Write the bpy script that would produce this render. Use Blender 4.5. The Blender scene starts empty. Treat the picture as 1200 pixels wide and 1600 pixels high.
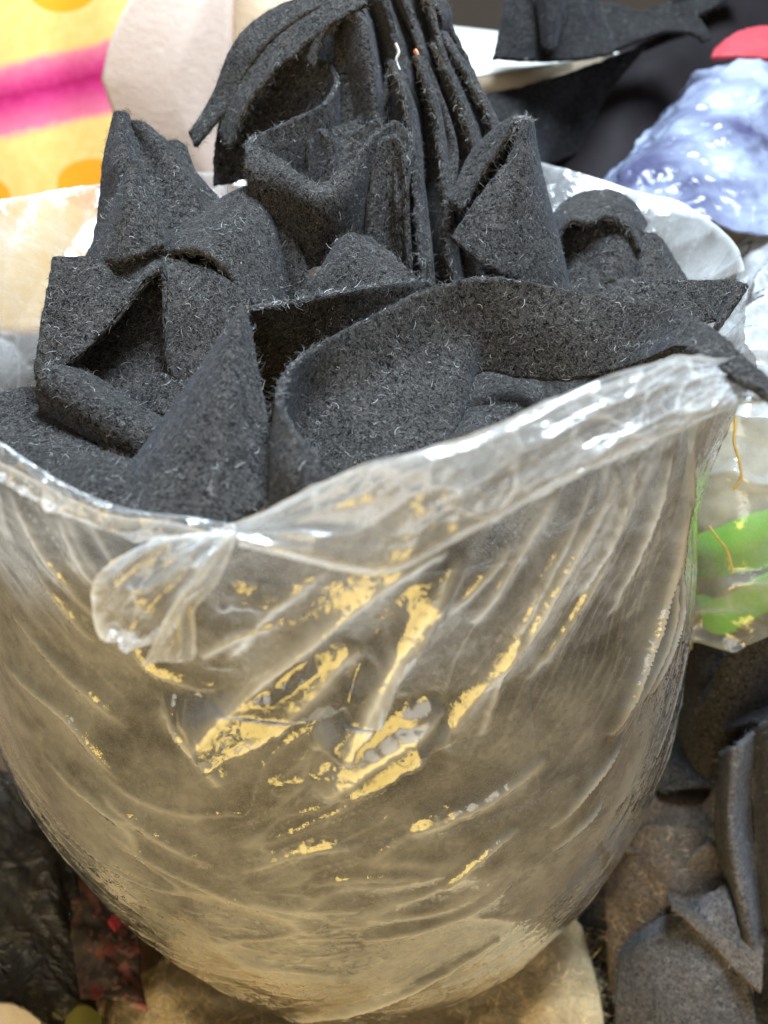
import bpy, math
import numpy as np

# ------------------------------------------------------------------ camera, world, lights, exposure
sc = bpy.context.scene
col = sc.collection
R = math.radians
CAM = np.array([0.0, 0.0, 0.527])
PITCH = R(35)
FPX = 1348.0                       # focal length in photograph pixels (1200 wide)
cam_d = bpy.data.cameras.new('camera')
cam = bpy.data.objects.new('camera', cam_d)
col.objects.link(cam)
cam.location = CAM
cam.rotation_euler = (R(90) - PITCH, 0, 0)
cam_d.sensor_fit = 'HORIZONTAL'
cam_d.sensor_width = 36
cam_d.lens = 36 * FPX / 1200
cam_d.clip_start = 0.02
cam_d.clip_end = 50
cam_d.dof.use_dof = True
cam_d.dof.focus_distance = 0.335
cam_d.dof.aperture_fstop = 10
sc.camera = cam

w = bpy.data.worlds.new('World')
sc.world = w
w.use_nodes = True
w.node_tree.nodes['Background'].inputs[0].default_value = (1.0, 0.88, 0.72, 1)
w.node_tree.nodes['Background'].inputs[1].default_value = 0.08


def area(name, loc, target, size, sy, power, color):
    d = bpy.data.lights.new(name, 'AREA')
    d.shape = 'RECTANGLE'
    d.size = size
    d.size_y = sy
    d.energy = power
    d.color = color
    o = bpy.data.objects.new(name, d)
    col.objects.link(o)
    o.location = loc
    v = np.array(target, float) - np.array(loc, float)
    from mathutils import Vector
    o.rotation_euler = Vector(v).to_track_quat('-Z', 'Y').to_euler()
    return o


area('window_light', (0.20, 0.50, 1.45), (0, 0.33, 0.35), 0.55, 0.42, 52, (0.70, 0.85, 1.0))
LAMP = (-0.16, -0.42, 0.26)
area('warm_lamp', LAMP, (0, 0.35, 0.25), 0.40, 0.30, 3.4, (1.0, 0.70, 0.18))
area('front_fill', (-0.30, -0.95, 0.95), (0, 0.35, 0.25), 1.2, 0.7, 9.5, (1.0, 0.94, 0.84))  # large unseen fill added behind the camera to brighten the film front

sc.view_settings.view_transform = 'Standard'
sc.view_settings.look = 'None'
sc.view_settings.exposure = 0.02
sc.view_settings.gamma = 1
sc.view_settings.use_curve_mapping = False
sc.cycles.use_denoising = True
sc.cycles.max_bounces = 6
sc.cycles.transparent_max_bounces = 12
sc.cycles.caustics_reflective = False
sc.cycles.caustics_refractive = False

rng = np.random.default_rng(7)

# ------------------------------------------------------------------ geometry helpers
FW = np.array([0, math.cos(PITCH), -math.sin(PITCH)])
UP = np.array([0, math.sin(PITCH), math.cos(PITCH)])
RT = np.array([1.0, 0, 0])


def ray(px, py):
    return FW + RT * (px - 600) / FPX + UP * (800 - py) / FPX


def at(px, py, Y):
    d = ray(px, py)
    return CAM + d * Y / d[1]


def atz(px, py, z):
    d = ray(px, py)
    return CAM + d * (z - CAM[2]) / d[2]


def hash_noise(P, scale, seed=0, octaves=3):
    """cheap smooth 3D value noise, about -1..1"""
    out = np.zeros(P.shape[:-1])
    amp = 1.0
    tot = 0
    for o in range(octaves):
        q = P * scale * 2 ** o + seed * 17.13 + o * 31.7
        i = np.floor(q).astype(np.int64)
        f = q - i
        f = f * f * (3 - 2 * f)
        acc = 0
        for dx in (0, 1):
            for dy in (0, 1):
                for dz in (0, 1):
                    h = ((i[..., 0] + dx) * 73856093) ^ ((i[..., 1] + dy) * 19349663) ^ ((i[..., 2] + dz) * 83492791)
                    h = (h ^ (h >> 13)) * 1274126177 & 0x7fffffff
                    h = (h ^ (h >> 16)) & 0xffff
                    wgt = (f[..., 0] if dx else 1 - f[..., 0]) * (f[..., 1] if dy else 1 - f[..., 1]) * (f[..., 2] if dz else 1 - f[..., 2])
                    acc = acc + wgt * (h / 32767.5 - 1)
        out += amp * acc
        tot += amp
        amp *= 0.5
    return out / tot


def crom(P, n):
    """Catmull-Rom through P along axis 0, n samples"""
    P = np.asarray(P, float)
    k = len(P)
    if k == 2:
        t = np.linspace(0, 1, n).reshape((-1,) + (1,) * (P.ndim - 1))
        return P[0] * (1 - t) + P[1] * t
    Q = np.concatenate([2 * P[:1] - P[1:2], P, 2 * P[-1:] - P[-2:-1]])
    s = np.linspace(0, k - 1, n)
    i = np.minimum(s.astype(int), k - 2)
    f = (s - i).reshape((-1,) + (1,) * (P.ndim - 1))
    a, b, c, d = Q[i], Q[i + 1], Q[i + 2], Q[i + 3]
    return 0.5 * (2 * b + (c - a) * f + (2 * a - 5 * b + 4 * c - d) * f ** 2 + (3 * b - 3 * c + d - a) * f ** 3)


def grid_normals(G, wrap=False):
    if wrap:
        du = np.roll(G, -1, 0) - np.roll(G, 1, 0)
    else:
        du = np.gradient(G, axis=0)
    dv = np.gradient(G, axis=1)
    n = np.cross(du, dv)
    return n / np.maximum(np.linalg.norm(n, axis=-1, keepdims=True), 1e-12)


def mesh_from(name, V, faces, mat, parent=None, origin=None, smooth=True):
    V = np.asarray(V, float).reshape(-1, 3)
    if origin is None:
        lo, hi = V.min(0), V.max(0)
        origin = np.array([(lo[0] + hi[0]) / 2, (lo[1] + hi[1]) / 2, lo[2]])
    me = bpy.data.meshes.new(name)
    F = np.asarray(faces)
    me.vertices.add(len(V))
    me.vertices.foreach_set('co', (V - origin).ravel())
    nf, k = F.shape
    me.loops.add(nf * k)
    me.loops.foreach_set('vertex_index', F.ravel().astype(np.int32))
    me.polygons.add(nf)
    me.polygons.foreach_set('loop_start', np.arange(0, nf * k, k, dtype=np.int32))
    if smooth:
        me.polygons.foreach_set('use_smooth', np.ones(nf, bool))
    me.update(calc_edges=True)
    me.validate()
    if mat:
        me.materials.append(mat)
    o = bpy.data.objects.new(name, me)
    col.objects.link(o)
    o.location = origin
    if parent is not None:
        o.parent = parent
        o.location = origin - np.array(parent['org'])
    return o


def set_uv(o, uv):
    me = o.data
    lay = me.uv_layers.new(name='UVMap')
    vi = np.empty(len(me.loops), np.int32)
    me.loops.foreach_get('vertex_index', vi)
    lay.data.foreach_set('uv', uv.reshape(-1, 2)[vi].astype(np.float32).ravel())


def metric_uv(G):
    u = np.concatenate([np.zeros((1, G.shape[1])), np.cumsum(np.linalg.norm(np.diff(G, axis=0), axis=-1), 0)])
    v = np.concatenate([np.zeros((G.shape[0], 1)), np.cumsum(np.linalg.norm(np.diff(G, axis=1), axis=-1), 1)], 1)
    return np.stack([u, v], -1)


def tag(o, label=None, cat=None, group=None, kind=None):
    if label: o['label'] = label
    if cat: o['category'] = cat
    if group: o['group'] = group
    if kind: o['kind'] = kind
    return o


def empty(name, loc):
    o = bpy.data.objects.new(name, None)
    col.objects.link(o)
    o.location = loc
    o['org'] = [float(x) for x in loc]
    return o


def grid_faces(nu, nv, wrap_u=False, off=0):
    iu = np.arange(nu if wrap_u else nu - 1)
    iv = np.arange(nv - 1)
    a, b = np.meshgrid(iu, iv, indexing='ij')
    a2 = (a + 1) % nu
    return (np.stack([a * nv + b, a2 * nv + b, a2 * nv + b + 1, a * nv + b + 1], -1).reshape(-1, 4)) + off


# ------------------------------------------------------------------ materials
def new_mat(name):
    m = bpy.data.materials.new(name)
    m.use_nodes = True
    nt = m.node_tree
    nt.nodes.clear()
    out = nt.nodes.new('ShaderNodeOutputMaterial')
    return m, nt, out


def N(nt, typ, **kw):
    n = nt.nodes.new(typ)
    for k, v in kw.items():
        if k == 'ins':
            for i, x in v.items():
                if isinstance(x, bpy.types.NodeSocket):
                    nt.links.new(x, n.inputs[i])
                else:
                    n.inputs[i].default_value = x
        else:
            setattr(n, k, v)
    return n


def M(nt, op, a, b=None, c=None, clamp=False):
    n = nt.nodes.new('ShaderNodeMath')
    n.operation = op
    n.use_clamp = clamp
    for i, x in enumerate((a, b, c)):
        if x is None: continue
        if isinstance(x, bpy.types.NodeSocket): nt.links.new(x, n.inputs[i])
        else: n.inputs[i].default_value = x
    return n.outputs[0]


def ramp(nt, fac, stops):
    n = nt.nodes.new('ShaderNodeValToRGB')
    nt.links.new(fac, n.inputs[0])
    el = n.color_ramp.elements
    while len(el) < len(stops): el.new(0.5)
    for e, (p, c) in zip(el, stops):
        e.position = p
        e.color = (*c, 1) if len(c) == 3 else c
    return n.outputs[0]


def felt_mat(name, dark, light, fleck=(0.24, 0.23, 0.22), scale=1.0, sheen=0.07):
    m, nt, out = new_mat(name)
    tc = N(nt, 'ShaderNodeNewGeometry').outputs['Position']
    n1 = N(nt, 'ShaderNodeTexNoise', ins={'Vector': tc, 'Scale': 520 * scale, 'Detail': 4, 'Roughness': 0.7, 'Distortion': 1.2})
    n2 = N(nt, 'ShaderNodeTexNoise', ins={'Vector': tc, 'Scale': 60 * scale, 'Detail': 3, 'Roughness': 0.6})
    n3 = N(nt, 'ShaderNodeTexNoise', ins={'Vector': tc, 'Scale': 900 * scale, 'Detail': 2, 'Roughness': 0.6, 'Distortion': 2.5})
    base = ramp(nt, n1.outputs[0], [(0.39, dark), (0.63, light)])
    mott = N(nt, 'ShaderNodeMixRGB', blend_type='MULTIPLY', ins={0: 0.65, 1: base, 2: ramp(nt, n2.outputs[0], [(0.3, (0.45, 0.45, 0.45)), (0.72, (1.35, 1.33, 1.3))])}).outputs[0]
    fl = ramp(nt, n3.outputs[0], [(0.55, (0, 0, 0)), (0.72, (1, 1, 1))])
    c = N(nt, 'ShaderNodeMixRGB', ins={0: M(nt, 'MULTIPLY', fl, 0.5), 1: mott, 2: (*fleck, 1)}).outputs[0]
    bump_h = M(nt, 'ADD', n1.outputs[0], M(nt, 'MULTIPLY', n3.outputs[0], 0.5))
    bp = N(nt, 'ShaderNodeBump', ins={'Strength': 0.55, 'Distance': 0.001, 'Height': bump_h})
    b = N(nt, 'ShaderNodeBsdfPrincipled', ins={'Base Color': c, 'Roughness': 1.0, 'Normal': bp.outputs[0], 'Sheen Weight': sheen, 'Sheen Roughness': 0.4, 'Specular IOR Level': 0.05})
    b.inputs['Sheen Tint'].default_value = (0.8, 0.85, 1.0, 1)
    nt.links.new(b.outputs[0], out.inputs[0])
    return m


def fibre_mat(name, gain=1.0, tint=(1, 0.97, 0.92)):
    m, nt, out = new_mat(name)
    a = N(nt, 'ShaderNodeAttribute', attribute_name='tone')
    c = N(nt, 'ShaderNodeMixRGB', blend_type='MULTIPLY', ins={0: 1.0, 1: a.outputs['Color'], 2: (tint[0] * gain, tint[1] * gain, tint[2] * gain, 1)})
    b = N(nt, 'ShaderNodeBsdfPrincipled', ins={'Base Color': c.outputs[0], 'Roughness': 0.7, 'Specular IOR Level': 0.2})
    nt.links.new(b.outputs[0], out.inputs[0])
    return m


def film_mat(name, haze=0.15, tint=(0.92, 0.92, 0.90), crinkle=1.0, refl=1.8, rough=0.15, milk=0.0):
    """thin polythene: clear film with a milky haze that thickens at grazing angles and a crinkled gloss (UV in metres)"""
    m, nt, out = new_mat(name)
    geo = N(nt, 'ShaderNodeNewGeometry')
    pos = N(nt, 'ShaderNodeUVMap').outputs[0]
    warp = N(nt, 'ShaderNodeTexNoise', noise_dimensions='2D', ins={'Vector': pos, 'Scale': 130, 'Detail': 2, 'Roughness': 0.6})
    wv = N(nt, 'ShaderNodeVectorMath', operation='SUBTRACT', ins={0: warp.outputs['Color'], 1: (0.5, 0.5, 0.5)})
    wv2 = N(nt, 'ShaderNodeVectorMath', operation='SCALE', ins={0: wv.outputs[0], 'Scale': 0.010})
    p2 = N(nt, 'ShaderNodeVectorMath', operation='ADD', ins={0: pos, 1: wv2.outputs[0]}).outputs[0]
    acc = None
    for scl, amt in ((170, 0.08), (480, 0.16), (1300, 0.14)):
        v = N(nt, 'ShaderNodeTexVoronoi', voronoi_dimensions='2D', ins={'Vector': p2, 'Scale': scl})
        d = N(nt, 'ShaderNodeVectorMath', operation='SUBTRACT', ins={0: v.outputs['Color'], 1: (0.5, 0.5, 0.5)})
        s = N(nt, 'ShaderNodeVectorMath', operation='SCALE', ins={0: d.outputs[0], 'Scale': amt * crinkle}).outputs[0]
        acc = s if acc is None else N(nt, 'ShaderNodeVectorMath', operation='ADD', ins={0: acc, 1: s}).outputs[0]
    hz = N(nt, 'ShaderNodeTexNoise', noise_dimensions='2D', ins={'Vector': pos, 'Scale': 30, 'Detail': 4, 'Roughness': 0.65})
    mask = N(nt, 'ShaderNodeMapRange', ins={0: hz.outputs[0], 1: 0.38, 2: 0.62, 3: 0.35, 4: 1.0}).outputs[0]
    acc = N(nt, 'ShaderNodeVectorMath', operation='SCALE', ins={0: acc, 'Scale': mask}).outputs[0]
    nn = N(nt, 'ShaderNodeVectorMath', operation='ADD', ins={0: geo.outputs['Normal'], 1: acc}).outputs[0]
    nn = N(nt, 'ShaderNodeVectorMath', operation='NORMALIZE', ins={0: nn}).outputs[0]
    bp = nn
    dt = N(nt, 'ShaderNodeVectorMath', operation='DOT_PRODUCT', ins={0: nn, 1: geo.outputs['Incoming']}).outputs['Value']
    cs = M(nt, 'MAXIMUM', M(nt, 'ABSOLUTE', dt), 0.06)
    fres = M(nt, 'ADD', 0.045, M(nt, 'MULTIPLY', M(nt, 'POWER', M(nt, 'SUBTRACT', 1.0, cs), 5.0), 0.9))
    fres = M(nt, 'MULTIPLY', fres, refl, clamp=True)
    # haze thickness varies a little over the film
    a0 = N(nt, 'ShaderNodeMapRange', ins={0: hz.outputs[0], 1: 0.3, 2: 0.7, 3: haze * 0.45 + milk, 4: haze * 1.55 + milk}).outputs[0]
    fa = N(nt, 'ShaderNodeAttribute', attribute_name='fold').outputs['Fac']
    a0 = M(nt, 'MINIMUM', M(nt, 'ADD', a0, M(nt, 'MULTIPLY', fa, 0.8)), 0.9)
    op = M(nt, 'SUBTRACT', 1.0, M(nt, 'POWER', M(nt, 'SUBTRACT', 1.0, a0), M(nt, 'DIVIDE', 1.0, cs)))
    tr = N(nt, 'ShaderNodeBsdfTransparent', ins={0: (0.97, 0.97, 0.97, 1)})
    di = N(nt, 'ShaderNodeBsdfDiffuse', ins={0: (*tint, 1), 'Normal': bp})
    tl = N(nt, 'ShaderNodeBsdfTranslucent', ins={0: (*tint, 1), 'Normal': bp})
    body = N(nt, 'ShaderNodeMixShader', ins={0: 0.45, 1: di.outputs[0], 2: tl.outputs[0]})
    a = N(nt, 'ShaderNodeMixShader', ins={0: op, 1: tr.outputs[0], 2: body.outputs[0]})
    gl = N(nt, 'ShaderNodeBsdfGlossy', ins={0: (1, 1, 1, 1), 'Roughness': rough, 'Normal': bp})
    s = N(nt, 'ShaderNodeMixShader', ins={0: fres, 1: a.outputs[0], 2: gl.outputs[0]})
    nt.links.new(s.outputs[0], out.inputs[0])
    return m


def plain_mat(name, c1, c2=None, scale=30, rough=0.8, bump=0.0, bscale=200, sheen=0.0, spec=0.3, detail=4, subsurf=0):
    m, nt, out = new_mat(name)
    pos = N(nt, 'ShaderNodeNewGeometry').outputs['Position']
    n = N(nt, 'ShaderNodeTexNoise', ins={'Vector': pos, 'Scale': scale, 'Detail': detail, 'Roughness': 0.6})
    c = ramp(nt, n.outputs[0], [(0.3, c1), (0.7, c2 or c1)])
    b = N(nt, 'ShaderNodeBsdfPrincipled', ins={'Base Color': c, 'Roughness': rough, 'Sheen Weight': sheen, 'Specular IOR Level': spec})
    if bump:
        n2 = N(nt, 'ShaderNodeTexNoise', ins={'Vector': pos, 'Scale': bscale, 'Detail': 4, 'Roughness': 0.65, 'Distortion': 0.6})
        bp = N(nt, 'ShaderNodeBump', ins={'Strength': bump, 'Distance': 0.004, 'Height': n2.outputs[0]})
        nt.links.new(bp.outputs[0], b.inputs['Normal'])
    nt.links.new(b.outputs[0], out.inputs[0])
    return m


FELT = felt_mat('charcoal_felt', (0.0035, 0.0031, 0.0028), (0.060, 0.054, 0.049), fleck=(0.27, 0.26, 0.255))
FELT_SHADED = felt_mat('shaded_felt', (0.004, 0.0038, 0.0036), (0.030, 0.028, 0.027), fleck=(0.09, 0.09, 0.09))  # same charcoal felt, background shade put into a darker colour
FELT_PALE = felt_mat('grey_felt', (0.035, 0.032, 0.032), (0.15, 0.14, 0.137), fleck=(0.30, 0.29, 0.285))
FELT_BROWN = felt_mat('brown_felt', (0.045, 0.034, 0.026), (0.15, 0.118, 0.09), fleck=(0.3, 0.25, 0.2))
FUZZ = fibre_mat('felt_fibre')
FILM = film_mat('clear_film', haze=0.155)
FILM_RIM = film_mat('rim_film', haze=0.15, crinkle=1.0, rough=0.2)

# ------------------------------------------------------------------ the surface all this stands on
fl = mesh_from('floor', [(-3, -3, -0.03), (3, -3, -0.03), (3, 3, -0.03), (-3, 3, -0.03)], [[0, 1, 2, 3]],
               plain_mat('floor_wood', (0.10, 0.065, 0.035), (0.16, 0.10, 0.055), scale=12, rough=0.5))
tag(fl, kind='structure')

# ------------------------------------------------------------------ bag shape (surface of revolution with a free rim)
XB, YB = -0.026, 0.35
PROF = np.array([(0.0, -0.020), (0.058, -0.019), (0.098, -0.005), (0.124, 0.025), (0.144, 0.066), (0.161, 0.118),
                 (0.172, 0.168), (0.1755, 0.22), (0.171, 0.27), (0.1625, 0.32)])
RIM = np.array([(-180, .200, .400), (-150, .182, .404), (-121, .168, .403), (-114, .166, .397), (-107, .166, .393), (-100, .165, .3925), (-97, .164, .390),
                (-92, .167, .399), (-85, .171, .413), (-74, .171, .420), (-66, .167, .424), (-52, .172, .428), (-40, .174, .418), (-31, .174, .400), (-12, .17, .388),
                (0, .178, .386), (10, .195, .386), (20, .215, .388), (36, .238, .391), (59, .212, .405), (90, .195, .40),
                (133, .206, .400), (148, .210, .402), (180, .200, .400)])
prof_f = crom(PROF, 400)
_al = np.concatenate([[0], np.cumsum(np.linalg.norm(np.diff(prof_f, axis=0), axis=1))])
LBODY = _al[-1]
LTOT = LBODY + 0.085


def r_of_z(z):
    return np.interp(z, prof_f[:, 1], prof_f[:, 0])


def bag_base(th, l):
    """th radians, l arc length from the bottom -> position"""
    deg = np.degrees((th + math.pi) % (2 * math.pi) - math.pi)
    rr = np.interp(deg, RIM[:, 0], RIM[:, 1])
    zr = np.interp(deg, RIM[:, 0], RIM[:, 2])
    r = np.interp(l, _al, prof_f[:, 0])
    z = np.interp(l, _al, prof_f[:, 1])
    t = np.clip((l - LBODY) / (LTOT - LBODY), 0, 1)
    r = np.where(l > LBODY, PROF[-1, 0] + (rr - PROF[-1, 0]) * (0.35 * t + 0.65 * t * t), r)
    z = np.where(l > LBODY, PROF[-1, 1] + (zr - PROF[-1, 1]) * t, z)
    ell = 1 + 0.02 * np.cos(2 * th + 0.6) * np.clip(1 - t, 0, 1)
    lean = 0.009 * np.clip(1 - z / 0.24, 0, 1)
    return np.stack([XB + lean + r * ell * np.cos(th), YB + r * ell * np.sin(th), z], -1)


def hit_bag(px, py):
    """pixel -> (th, l) on the front of the bag"""
    d = ray(px, py)
    t = np.linspace(0.05, 0.9, 6000)
    P = CAM + d * t[:, None]
    th = np.arctan2(P[:, 1] - YB, P[:, 0] - XB)
    rad = np.hypot(P[:, 0] - XB, P[:, 1] - YB)
    rz = np.where(P[:, 2] < PROF[-1, 1], r_of_z(P[:, 2]), 0.165)
    rz = np.where((P[:, 2] > 0.43) | (P[:, 2] < -0.018), 0, rz)
    inside = rad < rz
    k = int(np.argmax(inside)) if inside.any() else int(np.argmin(rad - rz))
    th0, z0 = th[k], P[k, 2]
    if z0 <= PROF[-1, 1]:
        l = np.interp(z0, prof_f[:, 1], _al)
    else:
        zr = np.interp(math.degrees(th0), RIM[:, 0], RIM[:, 2])
        l = LBODY + (LTOT - LBODY) * (z0 - PROF[-1, 1]) / (zr - PROF[-1, 1])
    return th0, l


# (pixel polyline, height mm, width toward one side mm, width toward the other mm)
CREASES = [
    ([(296, 1192), (440, 1150), (590, 1062)], 9, -22, 2.5),
    ([(528, 1195), (600, 1100), (650, 1000), (715, 880)], 8, -14, 2.5),
    ([(500, 1266), (600, 1212), (710, 1150)], 10, -15, 2.5),
    ([(325, 952), (365, 958), (412, 946)], 7, -13, 2.5),
    ([(285, 1095), (320, 1098), (352, 1080)], 4, -8, 2.0),
    ([(310, 1058), (345, 1052), (372, 1040)], 4, -8, 2.0),
    ([(600, 1140), (650, 1128), (695, 1108)], 4, -6, 2.0),
    ([(395, 1245), (440, 1255), (480, 1232)], 3, -5, 3),
    ([(300, 1168), (400, 1075), (500, 985), (600, 905), (700, 850)], 7, 10, 3),
    ([(682, 1172), (760, 1070), (830, 980), (872, 900), (912, 820), (960, 730)], 6, 7, 10),
    ([(750, 1150), (790, 1040), (815, 990)], 4, 3, 5),
    ([(945, 1140), (990, 1010), (1035, 880), (1060, 760)], 8, 5, 6),
    ([(1005, 1080), (1040, 950), (1068, 800)], 5, 4, 4),
    ([(530, 1182), (570, 1100), (610, 1020), (640, 975), (720, 860)], 7, 4, 9),
    ([(505, 1255), (600, 1180), (695, 1108)], 7, 8, 3),
    ([(420, 1130), (520, 1050), (560, 1010)], 4, 6, 6),
    ([(0, 1030), (90, 1120), (180, 1235)], 3, 5, 5),
    ([(0, 965), (100, 1060), (190, 1150)], 3, 6, 6),
    ([(40, 880), (90, 960), (130, 1020)], 3, 4, 4),
    ([(243, 1113), (290, 1165), (342, 1240)], 6, 3, 6),
    ([(160, 1310), (300, 1395), (480, 1450)], 2, 6, 6),
    ([(370, 1375), (470, 1345), (570, 1330)], 2, 5, 4),
    ([(480, 1392), (580, 1380), (700, 1370)], 2, 5, 5),
    ([(260, 1395), (420, 1428), (560, 1430)], 2, 6, 6),
    ([(150, 1250), (220, 1310), (330, 1365)], 2.2, 6, 5),
    ([(860, 1325), (935, 1245)], 3, 3, 4),
    ([(690, 1395), (760, 1330), (810, 1290)], 3.5, 3, 4),
    ([(640, 1310), (760, 1250), (850, 1180)], 4, 4, 5),
    ([(420, 1600), (600, 1560), (770, 1470)], 4, 5, 5),
    ([(560, 1480), (700, 1440), (800, 1380)], 3, 4, 4),
    ([(860, 1290), (920, 1210), (960, 1150)], 4, 4, 3),
    ([(310, 1040), (360, 1000), (440, 975)], 4, 3, 3),
    ([(330, 1130), (400, 1060), (470, 1000)], 3, 4, 4),
    ([(190, 1010), (230, 1060), (300, 1090)], 4, 5, 4),
    ([(700, 960), (770, 880), (800, 840)], 4, 5, 4),
    ([(820, 1060), (900, 960), (960, 850)], 4, 3, 5),
    ([(985, 712), (955, 820), (905, 950)], 4, 4, 5),
    ([(1030, 690), (1005, 800), (955, 960)], 5, 4, 5),
    ([(925, 735), (880, 850), (800, 1010), (770, 1080)], 4, 4, 6),
    ([(870, 765), (800, 880), (740, 980)], 4, 5, 6),
    ([(1062, 670), (1058, 800), (1030, 960), (990, 1090)], 5, 4, 4),
    ([(520, 880), (420, 960), (350, 1040)], 3, 5, 6),
    ([(20, 760), (60, 860), (140, 980)], 3, 4, 6),
    ([(90, 800), (120, 880), (150, 930)], 3, 4, 4),
    ([(60, 1180), (150, 1270), (240, 1320)], 2.2, 5, 6),
]
NT, NL = 1040, 450
_a = np.concatenate([np.linspace(-math.pi, -R(112), 121)[:-1], np.linspace(-R(112), R(112), 800), np.linspace(R(112), math.pi, 121)[1:]])
th_ax = -math.pi / 2 + _a[:NT]                     # seam at the back, finest where the film faces the room
l_ax = np.linspace(0.004, LTOT, NL)
TH, LL = np.meshgrid(th_ax, l_ax, indexing='ij')
BASE = bag_base(TH, LL)
RMET = 0.175
S_ = (TH + math.pi / 2) * RMET          # metric coordinates on the film, metres
D_S, D_L = np.gradient(th_ax)[:, None] * RMET, l_ax[1] - l_ax[0]

crease_h = np.zeros((NT, NL))
fold_a = np.zeros((NT, NL)); facet_h = np.zeros((NT, NL)); calm = np.zeros((NT, NL))


def taper_f(tt):
    return np.clip(np.sin(np.clip(tt, 0, 1) * math.pi), 0, 1) ** 0.5


c2 = np.zeros((NT, NL)); s2 = np.zeros((NT, NL)); wsum = np.full((NT, NL), 1e-9)
for pts, h, w1, w2 in CREASES:
    if w1 > 0: w1, w2 = w1 * 0.7, w2 * 0.7
    q = []
    for (px, py) in pts:
        t0, l0 = hit_bag(px, py)
        t0 = (t0 + math.pi / 2 + math.pi) % (2 * math.pi) - math.pi
        q.append((t0 * RMET, l0))
    q = crom(np.array(q), 28)
    if w1 < 0:                                      # a flat facet that mirrors the warm lamp, ending in a sharp fold
        e_ = q[-1] - q[0]
        up2 = np.array([-e_[1], e_[0]]) / np.linalg.norm(e_)
        mid2 = q[14] + up2 * (-w1) * 0.5e-3
        f3 = lambda a: bag_base(np.array(a[0] / RMET - math.pi / 2), np.array(a[1]))
        P_ = f3(mid2)
        tu_ = f3(mid2 + up2 * .002) - P_; tu_ /= np.linalg.norm(tu_)
        ts_ = f3(mid2 + np.array([up2[1], -up2[0]]) * .002) - P_
        n_ = np.cross(ts_, tu_); n_ /= np.linalg.norm(n_)
        n_ *= np.sign(n_ @ (CAM - P_))
        hv = (CAM - P_) / np.linalg.norm(CAM - P_) + (np.array(LAMP) - P_) / np.linalg.norm(np.array(LAMP) - P_)
        slope = float(np.clip((hv @ tu_) / (hv @ n_), 0.05, 0.42))
        ts_ /= np.linalg.norm(ts_)
        side = float(np.clip((hv @ ts_) / (hv @ n_), -0.14, 0.14))
        el_ = np.linalg.norm(e_)
        al_ = ((S_ - q[0, 0]) * e_[0] + (LL - q[0, 1]) * e_[1]) / el_          # along the fold
        ac_ = (S_ - q[0, 0]) * up2[0] + (LL - q[0, 1]) * up2[1]                # above the fold
        wob_ = 0.0045 * hash_noise(np.stack([S_, LL, S_ * 0], -1), 95, 91, 3)
        W_ = -w1 * 1e-3
        plane = slope * (W_ - np.clip(ac_, 0, W_)) - side * (np.clip(al_, 0, el_) - (el_ if side > 0 else 0))
        m_ = np.clip((al_ + wob_) / .012, 0, 1) * np.clip((el_ - al_ + wob_) / .012, 0, 1) * np.clip((W_ - ac_ + wob_) / .006, 0, 1) * np.clip(1 + (ac_ + wob_) / .003, 0, 1)
        facet_h = np.maximum(facet_h, plane * m_)
        calm = np.maximum(calm, m_)
        continue
    q[1:-1] += rng.normal(0, 0.00025, q[1:-1].shape)
    dmin = np.full((NT, NL), 9.0); sd = np.zeros((NT, NL)); tt = np.zeros((NT, NL)); ang = np.zeros((NT, NL))
    for k in range(len(q) - 1):
        a, b = q[k], q[k + 1]
        e = b - a
        L2 = max(e @ e, 1e-12)
        x, y = S_ - a[0], LL - a[1]
        u = np.clip((x * e[0] + y * e[1]) / L2, 0, 1)
        dx, dy = x - u * e[0], y - u * e[1]
        d = np.hypot(dx, dy)
        cr = (e[0] * y - e[1] * x)
        m_ = d < dmin
        dmin = np.where(m_, d, dmin)
        sd = np.where(m_, np.sign(cr) * d, sd)
        tt = np.where(m_, (k + u) / (len(q) - 1), tt)
        ang = np.where(m_, math.atan2(e[1], e[0]), ang)
    taper = taper_f(tt)
    up_ = np.clip(1 - np.abs(sd) / (-w1 * 1e-3), 0, 1) if w1 < 0 else np.exp(-np.abs(sd) / (w1 * 1e-3))
    prof = np.where(sd > 0, up_, np.exp(-np.abs(sd) / (w2 * 1e-3)))
    if True:
        fold_a = np.maximum(fold_a, np.maximum(np.exp(-dmin / 0.0013), 0.75 * prof ** 2.2) * taper_f(tt) * min(1, h / 6))
    crease_h = np.maximum(crease_h, h * 0.75e-3 * taper * prof) + 0.25 * h * 0.75e-3 * taper * prof
    wt = 1 / (dmin + 0.012) ** 3
    c2 += wt * np.cos(2 * ang); s2 += wt * np.sin(2 * ang); wsum += wt
# flow direction of the fine wrinkles follows the large folds
ANG = 0.5 * np.arctan2(s2 / wsum, c2 / wsum)
VX, VY = np.cos(ANG) / D_S, np.sin(ANG) / D_L
nrm = np.hypot(VX, VY)
VX, VY = VX / nrm, VY / nrm


def blur(A, s):
    k = int(max(1, round(s * 3)))
    x = np.arange(-k, k + 1)
    g = np.exp(-x * x / (2 * s * s)); g /= g.sum()
    B = sum(g[i] * np.roll(A, x[i], 0) for i in range(len(x)))
    Ap = np.pad(B, ((0, 0), (k, k)), mode='reflect')
    return sum(g[i] * Ap[:, i:i + A.shape[1]] for i in range(len(x)))


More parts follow.
